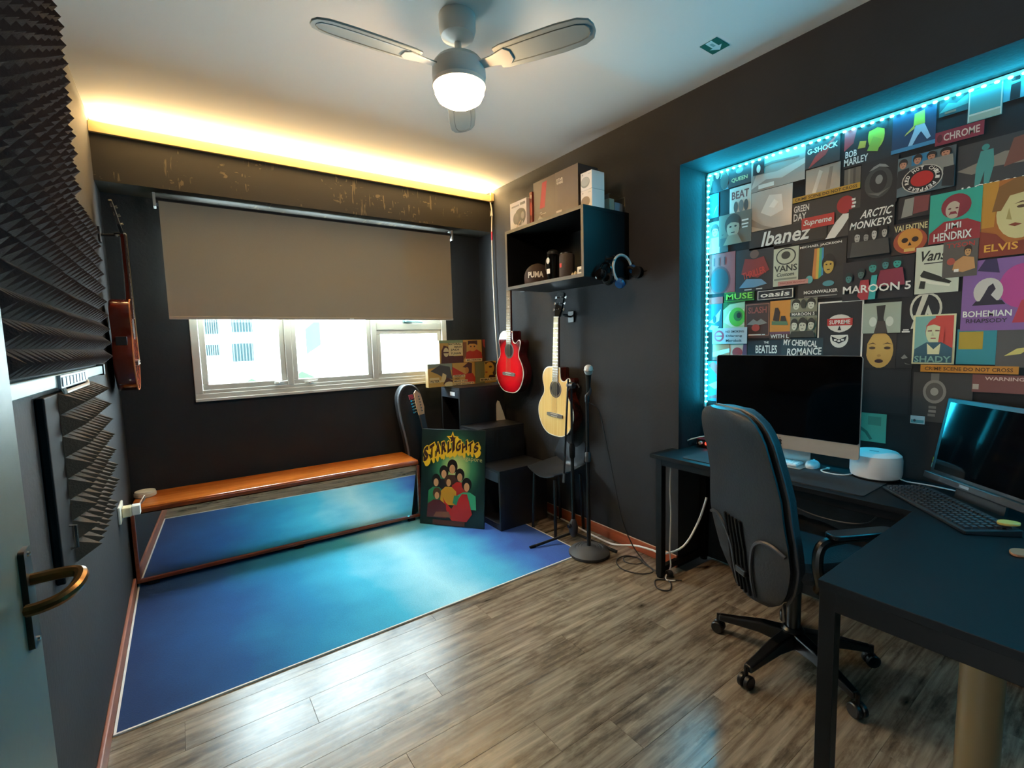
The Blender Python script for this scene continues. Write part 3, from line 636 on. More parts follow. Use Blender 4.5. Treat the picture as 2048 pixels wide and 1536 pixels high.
bs = thing('portable_speaker', 'dark cylindrical portable speaker with small red badge in the shelf', 'speaker', (1.985, 2.185, zi))
MB().lathe([(0,0),(.038,0),(.044,.008),(.046,.02),(.046,.135),(.044,.148),(.038,.152),(0,.150)], 24).build('body', mat('#3a3330', .85, bump=(260, .3)), bs)
MB().lathe([(.034,.151),(.042,.150),(.042,.156),(.034,.157)], 24).build('end_ring', M_CHROME, bs)
MB().bb(-.0475, -.0455, -.002, .014, .068, .092).build('badge', mat('#c83a30', .4), bs, 0)
for k, (y_, h_, c_) in enumerate(((2.112, .030, '#b9ad8c'), (2.088, .036, '#cfc29c'), (2.064, .026, '#a89c80'))):
    q = thing('small_bottle', ['squat beige vial beside the portable speaker', 'taller cream vial in the row on the shelf', 'short tan vial nearest the white charger'][k], 'bottle', (1.965, y_, zi), 0, 'vials in the wall shelf')
    MB().lathe([(0,0),(.009,0),(.009,h_*.7),(.005,h_*.8),(.005,h_*.9),(0,h_*.9)], 12).build('glass', mat(c_, .3), q); MB().lathe([(0,h_*.9),(.006,h_*.9),(.006,h_),(0,h_)], 10).build('cap', mat('#3a332b', .5), q)
ch = thing('charger_block', 'white charger block at the near end of the shelf interior', 'charger', (1.95, 2.005, zi))
MB().bb(-.025, .025, -.03, .03, 0, .048).build('body', mat('#e0dac4', .4), ch, 0, .005); MB().bb(-.0265, -.025, -.012, .012, .016, .03).build('port', mat('#5a564c', .5), ch, 0)
# headphones on the shelf side
def headphones(name, label, M, bandm, cupm, R=.078, W=.016):
    h = thing(name, label, 'headphones', M=M)
    MB().tube([(R*cos(a), 0, R*1.1*sin(a)) for a in [radians(-25+230*k/22) for k in range(23)]], [W*.5]*23, 8).build('headband', bandm, h)
    for s_ in (0, 22):
        a = radians(-25+230*s_/22); c = Vector((R*cos(a), 0, R*1.1*sin(a)-.012))
        Q = Matrix.Translation(c) @ Matrix.Rotation(radians(90), 4, 'Y')
        e = MB().lathe([(0,-.016),(.024,-.016),(.032,-.008),(.033,.006),(.026,.016),(0,.017)], 18, Q).build('ear_cup', cupm, h)
        MB().tube([Q @ Vector((.024*cos(b), .024*sin(b), .014 if s_ else -.014)) for b in [2*pi*k/18 for k in range(18)]], .009, 8, closed=True).build('ear_cushion', M_BLACKM, e)
headphones('headphones', 'headphones with translucent white headband hung on the shelf side', Matrix.Translation((2.165, 1.90, 1.735)) @ Matrix.Rotation(radians(-38), 4, 'Y'), mat('#b4bcbc', .25), mat('#1c4a78', .12, coat=.5))
headphones('headphones', 'small black headphones hung next to the white banded pair', Matrix.Translation((2.025, 1.902, 1.715)) @ Matrix.Rotation(radians(20), 4, 'Y'), M_GLOSSK, M_GLOSSK, .045, .014)
hk = thing('shelf_hook', 'black peg on the shelf side carrying the headphones', 'hook', (2.07, 1.937, 1.792))
MB().tube([(0,0,0),(0,-.05,0),(0,-.06,.012)], .006, 8).build('peg', M_BLACK, hk); MB().bb(-.012, .012, -.003, 0, -.02, .02).build('plate', M_BLACK, hk, 0)
rk = thing('round_speaker', 'round black speaker on the charcoal wall past the shelf', 'speaker', (XR, 1.86, 1.72))
MB().lathe([(0,0),(.03,0),(.034,-.006),(.034,-.03),(.026,-.036),(0,-.036)], 20, Matrix(((0,0,1,0),(1,0,0,0),(0,1,0,0),(0,0,0,1)))).build('body', M_BLACKM, rk)
MB().tube([(-.001, -.03, 0), (-.001, -.055, .004)], .003, 6).build('cable_stub', M_BLACK, rk)

# ================================================================= STEP SHELF AND CORNER THINGS
st = thing('step_shelf', 'black three step shelf unit in the corner', 'shelf', (1.75, 2.65, 0))
M_ST = mat('#15161a', .42)
SW = .42
steps = [(.0, .27, .435), (.27, .53, .69), (.53, .84, .982)]
for y0, y1, h_ in steps:
    pt = .018
    c = MB().bb(0, SW, y0, y1, h_-pt, h_).build('step_top', M_ST, st, 0, .001)
    MB().bb(0, SW, y0, y0+pt, .0075, h_-pt).build('riser_panel', M_ST, st, 0, .001)
    MB().bb(0, SW, y1-pt, y1, .0075, h_-pt).build('partition', M_ST, st, 0, .001)
    MB().bb(SW-.006, SW, y0+pt, y1-pt, .0075, h_-pt).build('back_panel', M_ST, st, 0)
    MB().bb(0, SW-.006, y0+pt, y1-pt, .0075, .05).build('plinth', M_ST, st, 0, .001)
    MB().bb(-.002, .014, y0+pt, y1-pt, h_-.085, h_-pt).build('front_rail', mat('#2a3038', .35), st, 0, .001)
MB().bb(-.003, -.002, .60, .68, .915, .945).build('sticker', mat('#dfe4ea', .4), st, 0)
# gold picture blocks on top of the steps
ZG = .983
def block(name, label, xa, xb, z, h, art, d=.05, y=3.39, paper='#cda04a'):
    b = thing(name, label, 'picture block', M=Matrix(((1,0,0,xa),(0,0,-1,y),(0,1,0,z),(0,0,0,1))), group='pop art picture blocks')
    w = xb-xa; MB().bb(0, w, 0, h, -d, 0).build('block', mat('#8a6a34', .6), b, 0, .001)
    MB().bb(.001, w-.001, .001, h-.001, 0, .0005).build('front_sheet', mat(paper, .5), b, 0); print_on(b, w, h, .0005, art)
Wd = '#e6cf90'; Br = '#5a3424'; Bl = '#2a1c14'; Rd = '#c03a20'; Ol = '#7d7a4a'; Gy = '#55524a'
bw = .215; bh = .185
block('picture_block', 'gold picture block with grey horned shape, lower left of the pile', 1.592, 1.592+bw, ZG, bh, [('p','#8f9a80',[(0,.8),(0,1),(1,1),(1,.7),(.6,.9)]),('p',Gy,[(.1,.7),(.5,.95),(.9,.85),(1,.3),(.6,.4),(.4,.55)]),('p',Wd,[(.5,.2),(.6,.6),(.75,.5),(.7,.2)]),('r',Wd,.25,.36,.4,.1),('r',Wd,.27,.24,.46,.1),('t',Bl,'FILTER',.27,.25,.09,.36),('p',Br,[(.6,.1),(.75,.4),(1,.25),(1,.05)]),('e',Wd,.85,.08,.2,.12)])
block('picture_block', 'gold picture block with red triangle and dark red face', 1.592+bw+.002, 1.592+2*bw, ZG, bh, [('p',Rd,[(0,.84),(0,.45),(.6,.45)]),('p',Rd,[(.5,.12),(.6,.5),(.9,.5),(1,.3),(1,.1)]),('p',Br,[(.45,.8),(.7,1),(.88,.95),(.85,.5),(.62,.5),(.66,.75)]),('e','#c98a3c',.64,.65,.08,.14),('r',Wd,.28,.42,.5,.1),('t',Bl,'WHAT?',.27,.42,.09,.42),('t',Bl,'YOU',.2,.3,.08,.2),('r',Wd,.34,.19,.62,.1),('t',Bl,'MEAN YOU',.34,.19,.07,.56),('r',Wd,.47,.07,.9,.1),('t',Bl,"CAN'T DO DAT !!",.47,.07,.07,.84)])
block('picture_block', 'gold picture block with yellow profile face, lower right of the pile', 1.592+2*bw+.002, 1.592+3*bw, ZG, bh, [('r',Ol,.22,.5,.44,1),('p','#4a2c1c',[(.45,.95),(.8,1),(1,.9),(1,.4),(.9,.3)]),('e','#d9a23a',.68,.68,.22,.28),('p','#d9a23a',[(.4,.3),(.5,.5),(.8,.5),(.86,.3)]),('e',Br,.72,.74,.08,.05),('r','#a83a24',.52,.5,.1,.05),('p','#3a1a14',[(.6,.24),(.66,.36),(.9,.36),(.95,.24)]),('r',Wd,.6,.16,.8,.14),('t',Bl,'MAMA YUV',.6,.16,.1,.72)])
block('picture_block', 'gold picture block with hooded brown figure, upper left of the pile', 1.70, 1.70+bw, ZG+bh+.001, bh, [('r','#8a9a6a',.5,.94,1,.12),('p',Br,[(.05,0),(.08,.55),(.18,.78),(.36,.72),(.42,.4),(.6,.3),(1,.3),(1,0)]),('e','#d9c890',.27,.48,.11,.2),('p',Br,[(.16,.5),(.38,.5),(.38,.44),(.16,.44)]),('r',Wd,.68,.6,.6,.56),('t',Bl,'NATURAL',.64,.83,.09,.56),('t',Bl,'MADI',.78,.7,.08,.3),('t',Bl,'JADI',.64,.57,.11,.36),('t',Bl,'TUHAN',.68,.42,.09,.44)])
block('picture_block', 'gold picture block with boy in red shirt, upper right of the pile', 1.70+bw+.002, 1.70+2*bw, ZG+bh+.001, bh, [('p','#8a5a30',[(.0,.1),(.0,.9),(.16,.9),(.14,.3)]),('r','#4a2a18',.92,.5,.16,1),('p','#b23a2a',[(.88,1),(1,1),(1,.6),(.92,.7)]),('p',Rd,[(.08,.14),(.14,.45),(.36,.55),(.62,.55),(.82,.42),(.86,.14)]),('e','#d99a4a',.42,.68,.2,.2),('p','#4a2a1c',[(.2,.76),(.22,.96),(.64,.96),(.64,.76),(.5,.82),(.3,.82)]),('e',Bl,.34,.7,.03,.03),('e',Bl,.5,.7,.03,.03),('r',Wd,.46,.09,.76,.13),('t',Bl,'BELUDATIN',.46,.09,.07,.64)])

# leaning poster board
Ab, Bb = Vector((1.365, 3.157, .007)), Vector((1.676, 2.760, .007))
ux = (Bb-Ab).normalized(); nb = Vector((ux.y, -ux.x, 0)); nb = nb if nb.dot(Vector((-1,-1,0))) > 0 else -nb
BWd, BHt = (Bb-Ab).length, .70; lean = math.asin(.10/BHt)
vy = Vector((0,0,1))*cos(lean) - nb*sin(lean); vz = ux.cross(vy)
Mb = Matrix(((ux.x,vy.x,vz.x,Ab.x),(ux.y,vy.y,vz.y,Ab.y),(ux.z,vy.z,vz.z,Ab.z),(0,0,0,1)))
bo = thing('poster_board', 'dark green poster board with arched yellow and brown title leaning on the step shelf', 'poster', M=Mb)
def board_mat():
    m, nt, b, L = nodes('poster_board_print')
    tc = nt.nodes.new('ShaderNodeTexCoord'); mp = nt.nodes.new('ShaderNodeMapping'); mp.inputs['Location'].default_value = (-.55*2.1, -.60*2.2, 0); mp.inputs['Scale'].default_value = (2.1, 2.2, 0)
    L.new(tc.outputs['Generated'], mp.inputs['Vector']); gr = nt.nodes.new('ShaderNodeTexGradient'); gr.gradient_type = 'SPHERICAL'; L.new(mp.outputs[0], gr.inputs[0])
    r = ramp(nt, [(0, '#10201a'), (.2, '#16362a'), (.5, '#3f7a50'), (.75, '#a8b868'), (1, '#d8cf88')]); L.new(gr.outputs[0], r.inputs[0]); L.new(r.outputs[0], b.inputs['Base Color']); b.inputs['Roughness'].default_value = .32; return m
MB().bb(0, BWd, 0, BHt, -.016, -.001).build('panel', mat('#14181a', .5), bo, 0, .002)
MB().bb(.001, BWd-.001, .001, BHt-.001, -.001, 0).build('print_sheet', board_mat(), bo, 0)
SK = '#c98a5c'
def figure(cx, cy, r, shirt, hair='#1d1410', sw=1.0):
    k = BWd/BHt
    return [('p', shirt, [(cx-.13*sw, cy-.24), (cx-.12*sw, cy-.10), (cx-.05, cy-r*1.0), (cx+.05, cy-r*1.0), (cx+.12*sw, cy-.10), (cx+.13*sw, cy-.24)]),
            ('e', hair, cx, cy+r*.25, r*1.05/k*.8, r*1.05), ('e', SK, cx, cy-.012, r*.62/k*.75, r*.68)]
art = []
art += figure(.50, .60, .07, '#4a2a24') + figure(.37, .545, .062, '#241a18') + figure(.62, .52, .062, '#b0261c') + figure(.25, .455, .06, '#2f7a4a')
art += figure(.73, .425, .065, '#3a9a6a', sw=1.15) + figure(.45, .46, .055, '#d08a1c', '#4a2c1a')
art += [('p', '#c02018', [(.36,.30),(.40,.25),(.50,.18),(.66,.34),(.74,.34),(.82,.14),(.74,.06),(.52,.05),(.46,.10),(.40,.2)]), ('p', '#2f7a4a', [(.52,.24),(.54,.32),(.62,.32),(.58,.22)])]
art += figure(.27, .32, .055, '#5c1c1c', '#5a3a20', 1.2) + [('p', '#8a4a2c', [(.22,.09),(.26,.14),(.46,.15),(.5,.09)]), ('r', '#5a2a1c', .46, .035, .5, .05)]
print_on(bo, BWd, BHt, .0002, art, .32)
# arched title built letter by letter: yellow slab, then brown letters
mb1, mb2 = MB(), MB(); word = 'STARLIGHTS'; widths = [1,.95,1,1,.8,.5,1,1,.9,.9]; tot = sum(widths); x = .03
for ch, wd_ in zip(word, widths):
    cw = wd_/tot*.88; cx = x+cw/2; tt = (cx-.03)/.88
    hy = .152-.065*tt; by = .645+.13*math.sin(min(tt*1.6, 1)*pi/2)
    vs, fs = text_mesh(ch, .05)
    def put(mb, dx, dy, z, k):
        mb.add([((cx+dx+q*cw*.84*k)*BWd, (by+dy+hy/2+q2*hy*k+ .04*q)*BHt, z) for q, q2 in vs], fs)
    for s_ in range(8): put(mb1, .005*s_, -.0065*s_, .0040+.00008*s_, 1.1)
    put(mb1, 0, 0, .0047, 1.17); put(mb2, 0, 0, .0052, 1.0); x += cw
star = []
for k in range(10):
    r = .055 if k % 2 == 0 else .024; a = pi/2+2*pi*k/10; star.append((.50*BWd+r*cos(a)*.9, .905*BHt+r*sin(a)))
mb1.add([(x_, y_, .0047) for x_, y_ in star], [tuple(range(10))]); mb1.add([(x_, y_, .0045) for x_, y_ in [(.50*BWd,.86*BHt),(.56*BWd,.93*BHt),(.62*BWd,.90*BHt),(.58*BWd,.84*BHt)]], [(0,1,2,3)])
mb2.add([(.50*BWd+(x_-.50*BWd)*.62, .905*BHt+(y_-.905*BHt)*.62, .0052) for x_, y_ in star], [tuple(range(10))])
mb1.build('title_outline', mat('#e8b020', .35), bo, 0); mb2.build('title_letters', mat('#3a150c', .4), bo, 0)
vs, fs = text_mesh('Singapore', .0); MB().add([((.78+x_*.36)*BWd, (.70+y_*.06-.02*x_)*BHt, .0056) for x_, y_ in vs], fs).build('subtitle', mat('#c9b06a', .4), bo, 0)

# gig bag with guitar headstock
gb = thing('gig_bag', 'black guitar bag with grey piping leaning in the corner behind the board', 'guitar bag', (1.585, 3.50, .0005), 0)
out = smooth_pts([(-.12,0,0),(-.17,.12,0),(-.15,.26,0),(-.10,.36,0),(-.085,.55,0),(-.095,.80,0),(-.08,.95,0),(-.02,1.02,0),(.06,1.0,0),(.10,.9,0),(.10,.6,0),(.13,.4,0),(.17,.25,0),(.18,.1,0),(.12,0,0)], 4)
MX = Matrix.Rotation(radians(-8.5), 4, 'Y') @ Matrix(((1,0,0,0),(0,0,-1,.0),(0,1,0,0),(0,0,0,1)))
pl = [(p.x, p.y) for p in out]
MB().prism(pl, -.05, .05, MX).build('bag', mat('#17171b', .7, bump=(120, .2)), gb, .6, .02, 3)
mb = MB()
for yy in (.052, .038): mb.tube([MX @ Vector((p.x*1.0, p.y, yy)) for p in out], .005, 6)
mb.build('piping', mat('#6a7078', .4), gb)
eg = thing('electric_guitar', 'black electric guitar whose pale headstock peeks above the poster board', 'guitar', (1.59, 3.205, .012), 0)
Q = Matrix.Rotation(radians(-9), 4, 'Y') @ Matrix.Rotation(radians(-6), 4, 'X')
def fr(mx, *a): return mx @ Matrix(((1,0,0,0),(0,0,1,0),(0,1,0,0),(0,0,0,1)))
bp_ = smooth_pts([(-.10,.0,0),(-.15,.08,0),(-.13,.18,0),(-.10,.24,0),(-.13,.33,0),(-.08,.34,0),(-.03,.30,0),(.03,.30,0),(.09,.37,0),(.12,.32,0),(.10,.22,0),(.14,.12,0),(.10,.0,0)], 4, True)
MB().prism([(p.x, p.y) for p in bp_], -.02, .02, fr(Q)).build('body', M_GLOSSK, eg, .6, .006)
MB().bb(-.022, .022, -.035, -.018, .27, .80, Q).build('neck', mat('#2a211c', .4), eg, 0, .004)
hs = MB().prism([(-.022,0),(.022,0),(.035,.05),(.03,.15),(-.0,.19),(-.02,.17),(-.025,.05)], -.03, -.016, Q @ Matrix.Translation((0,0,.80)) @ Matrix(((1,0,0,0),(0,0,1,0),(0,1,0,0),(0,0,0,1)))).build('headstock', mat('#b98a5c', .35), eg, 0, .002)
for k in range(6):
    mb = MB(); z = .83+.022*k; mb.tube([Q @ Vector((-.02, -.022, z)), Q @ Vector((-.05, -.022, z))], .003, 6); mb.box((0,0,0), (.014,.008,.012), Q @ Matrix.Translation((-.054, -.022, z))); mb.tube([Q @ Vector((.004, -.03, z)), Q @ Vector((.004, -.045, z))], .0045, 8); mb.build('tuner', M_CHROME, hs)
MB().bb(-.065, -.03, -.026, -.022, .93, .965, Q).build('price_tag', mat('#b02a30', .5), eg, 0)

# white cable in the corner, paddle on the middle step
wc = thing('corner_cable', 'white cable hanging down the corner from the cove', 'cable', (2.24, 3.40, .90))
MB().tube(smooth_pts([(-.005,.0,1.60),(.005,-.004,1.52),(.0,.0,1.33),(.0,.0,.95),(.0,-.02,.45),(.005,-.06,.0)], 4), .0055, 8).build('cord', mat('#d9d4c8', .5), wc)
MB().tube([(.004,-.002,1.535),(.003,-.002,1.49)], [.006,.012], 8).build('connector', mat('#d9d4c8', .5), wc); MB().tube([(.001,-.0,1.36),(.001,-.0,1.29)], .0075, 8).build('red_tape', mat('#b02a3a', .5), wc)
pd = tag(MB().prism([(-.035,0),(.045,0),(.03,.06),(.0,.155),(-.02,.165),(-.03,.13)], -.002, .002, Matrix(((1,0,0,0),(0,0,-1,0),(0,1,0,0),(0,0,0,1)))).build('paper_flap', mat('#c9c4b4', .6), None, 0), 'pale curved card standing on the middle step', 'card')
pd.location = (2.115, 3.165, .6905); pd.rotation_euler = (radians(-5), 0, radians(-10))

# plastic bucket chair behind the stands
pc = thing('plastic_chair', 'dark grey plastic shell chair between step shelf and microphone stands', 'chair', (2.10, 2.455, 0), -pi/2)
mb = MB(); rings = []
for i in range(9):
    tt = i/8; z = .40 - .02*sin(pi*tt); w_ = .15+.02*sin(pi*tt); rings.append([(-w_+2*w_*k/8, -.14+.28*tt, .40+.045*((k-4)/4)**2+.03*tt*tt) for k in range(9)])
vs = [p for r in rings for p in r]; n = 9
for i in range(6):
    tt = (i+1)/6; w_ = .165-.03*tt; vs += [(-w_+2*w_*k/8, .14+.05*tt - .03*((k-4)/4)**2, .43+.045*((k-4)/4)**2*(1-tt) + .20*tt - .02*tt*((k-4)/4)**2) for k in range(9)]
fs = [(i*n+k, i*n+k+1, (i+1)*n+k+1, (i+1)*n+k) for i in range(14) for k in range(8)]
o = MB().add(vs, fs).build('shell', mat('#262a30', .4), pc, 1.2); sm = o.modifiers.new('solid', 'SOLIDIFY'); sm.thickness = .006
for x, y_ in ((-.11,-.11),(.11,-.11),(-.11,.12),(.11,.12)): MB().tube([(x,y_,.40),(x*1.12,y_*1.12,.0)], .011, 8).build('leg', M_BLACK, pc)

# ---------------------------------------------------------------- microphone stands
ms = thing('microphone_stand', 'black microphone stand on a heavy round base', 'microphone stand', (1.99, 2.03, 0))
MB().lathe([(0,0),(.118,0),(.124,.006),(.126,.02),(.115,.034),(.085,.045),(.083,.043),(.065,.05),(.063,.048),(.048,.054),(.046,.052),(.03,.057),(.0,.058)], 36).build('base', mat('#3a3b3d', .6, bump=(120, .08)), ms)
MB().tube([(0,0,.055),(0,0,.60)], .0125, 12).build('lower_pole', M_BLACK, ms); MB().lathe([(.0125,.585),(.019,.59),(.019,.64),(.013,.65),(.0125,.585)], 14).build('clutch', mat('#2c2c2e', .5), ms)
MB().tube([(0,0,.60),(0,0,.985)], .0095, 12).build('upper_pole', M_BLACK, ms); MB().lathe([(0,.955),(.014,.955),(.015,.985),(.012,1.0),(0,1.0)], 14).build('pole_tip', M_BLACK, ms)
MB().tube(smooth_pts([(0,0,.99),(.012,-.012,1.02),(.006,-.006,1.045)], 4), .013, 10).build('clip', mat('#1a1a1c', .45), ms)
mc = thing('microphone', 'black handheld microphone with silver ball grille on the round base stand', 'microphone', M=Matrix.Translation((1.995, 2.025, 1.03)) @ Matrix.Rotation(radians(-10), 4, 'Y') @ Matrix.Rotation(radians(12), 4, 'X'))
MB().lathe([(0,-.05),(.010,-.05),(.011,-.04),(.013,.02),(.017,.09),(.02,.10),(0,.10)], 18).build('handle', mat('#121214', .4), mc)
MB().lathe([(.018,.10),(.024,.112),(.0265,.128),(.024,.144),(.015,.154),(0,.157)], 20).build('grille', mat('#c4c4c0', .45, .6, bump=(500, .4)), mc)
MB().lathe([(.0245,.118),(.0275,.122),(.0275,.128),(.0245,.132),(.0245,.118)], 20).build('grille_band', mat('#a8a8a4', .3, .9), mc)
MB().lathe([(0,-.085),(.009,-.085),(.0095,-.05),(0,-.05)], 12).build('plug', mat('#8a8a86', .3, .9), mc)
mcb = thing('microphone_cable', 'thin black cable hanging from the microphone to a loose coil on the floor', 'cable', (2.0, 2.0, 0))
pts = [(-.01,-.0,.95),(.03,-.03,.90),(.06,-.06,.70),(.085,-.10,.45),(.10,-.14,.25),(.125,-.20,.10),(.145,-.27,.02),(.11,-.36,.006),(.03,-.33,.006),(-.005,-.23,.006),(.05,-.14,.006),(.13,-.13,.006),(.17,-.18,.007),(.16,-.25,.008),(.10,-.25,.01),(.07,-.19,.01),(.11,-.15,.012),(.165,-.20,.012),(.14,-.27,.01),(.12,-.36,.012),(.10,-.44,.006),(.08,-.50,.006),(.01,-.54,.006),(-.02,-.49,.006),(.04,-.43,.006),(.10,-.47,.006),(.15,-.52,.006)]
MB().tube(smooth_pts(pts, 5), .0033, 6).build('cord', mat('#1c1c1e', .6), mcb)
# tripod boom stand
tr = thing('boom_stand', 'black tripod boom stand in front of the blond guitar', 'microphone stand', (2.05, 2.235, 0))
MB().tube([(0,0,.06),(0,0,.62)], .0115, 12).build('lower_pole', M_BLACK, tr); MB().tube([(0,0,.60),(0,0,1.04)], .008, 12).build('upper_pole', M_BLACK, tr)
MB().lathe([(.012,.56),(.018,.57),(.02,.63),(.014,.66),(.01,.66)], 14).build('clutch', M_BLACKM, tr)
MB().lathe([(0,.035),(.02,.035),(.03,.06),(.031,.10),(.022,.135),(.013,.15),(0,.15)], 18).build('leg_hub', mat('#303238', .45), tr)
MB().lathe([(0,0),(.014,0),(.016,.012),(.012,.02),(0,.02)], 10, Matrix.Translation((-.034,-.008,.115)) @ Matrix.Rotation(radians(-90), 4, 'Y')).build('hub_knob', M_BLACK, tr)
for a in (165, 285, 45):
    c_, s_ = cos(radians(a)), sin(radians(a)); R_ = .305 if a != 45 else .24
    lg = MB().tube([(c_*.02, s_*.02, .055), (c_*R_, s_*R_, .012)], .009, 8).build('leg', M_BLACK, tr)
    MB().tube([(c_*(R_-.03), s_*(R_-.03), .0155), (c_*(R_+.01), s_*(R_+.01), .0105)], .0105, 8).build('rubber_foot', M_BLACKM, lg)
MB().lathe([(0,-.025),(.02,-.025),(.022,0),(.02,.025),(0,.025)], 14, Matrix.Translation((0,0,1.04)) @ Matrix.Rotation(radians(90), 4, 'X')).build('boom_clamp', mat('#1c1c1f', .45), tr)
MB().tube([(-.016,.01,1.08),(-.05,.03,.42)], .0065, 10).build('boom_arm', M_BLACK, tr); MB().tube([(-.048,.029,.46),(-.052,.031,.40)], .009, 8).build('boom_tip', mat('#8a8a86', .3, .8), tr)
MB().tube([(0,-.03,1.04),(0,-.06,1.05),(0,-.075,1.03)], .005, 6).build('wing_knob', M_BLACK, tr)
# white cable along the skirting
wl = thing('floor_cable', 'white cable running along the right skirting to the desk leg', 'cable', (2.2, 2.4, 0))
MB().tube(smooth_pts([(.02,.5,.05),(.03,.35,.012),(.03,.1,.006),(.0,-.2,.006),(-.02,-.40,.02),(-.0,-.55,.06),(-.02,-.70,.09),(-.03,-.78,.10),(.05,-.86,.15),(.10,-.92,.3),(.13,-.95,.44)], 5), .006, 8).build('cord', mat('#e0dcd4', .45), wl)
wl2 = thing('desk_cable', 'white cable hanging down beside the desk leg', 'cable', (2.14, 1.56, 0))
MB().tube(smooth_pts([(.02,0,.66),(.012,.0,.5),(.02,.0,.35),(.012,.0,.15),(.02,.0,.05),(-.03,-.005,.01),(-.05,-.03,.006),(-.02,-.06,.006)], 5), .004, 6).build('cord', mat('#d9d6d0', .45), wl2)

# ================================================================= NICHE: LIGHT STRIP AND POSTERS
ls = thing('led_strip', 'turquoise LED strip edging the poster niche', 'light strip', (XN, YN, ZN))
mb = MB(); mb.bb(-.012, -.002, -2.05, -.004, -.016, -.004); mb.bb(-.022, -.012, -.012, -.002, -1.33, -.016)
mb.build('tape', mat('#d8f2f4', .4), ls, 0)
dm = MB().lathe([(0,-.005),(.006,-.0035),(.0078,0),(.006,.0035),(0,.005)], 8)
do = dm.build('diode', mat('#c8fbff', .4, emit=26, ecol='#3fe4ff'), ls, 0); dmesh = do.data; bpy.data.objects.remove(do)
def diode(p):
    o = bpy.data.objects.new('diode', dmesh); COL.objects.link(o); o.parent = ls; o.location = p
k = 0
while .02+.0345*k < 2.04: diode((-.012, -.02-.0345*k, -.018)); k += 1
k = 0
while .04+.0315*k < 1.32: diode((-.018, -.0145, -.04-.0315*k)); k += 1
def poster(name, label, y, z, w, h, paper, art, layer, rough, i):
    o = MB().bb(0, w, 0, h, 0, .0014).build(name, mat(paper, rough, bump=(9, .35) if rough < .4 else None), None, 0)
    o.matrix_world = face(XN-.0012-.0028*layer-.00025*(i % 5), y, z); tag(o, label, 'tape' if 'tape' in name else name.replace('_', ' '), 'posters in the niche')
    if layer: MB().bb(.002, w-.002, .002, h-.002, -.0028*layer-.0008, 0).build('adhesive_backing', mat('#8a8478', .8), o, 0)
    print_on(o, w, h, .0014, art, rough)
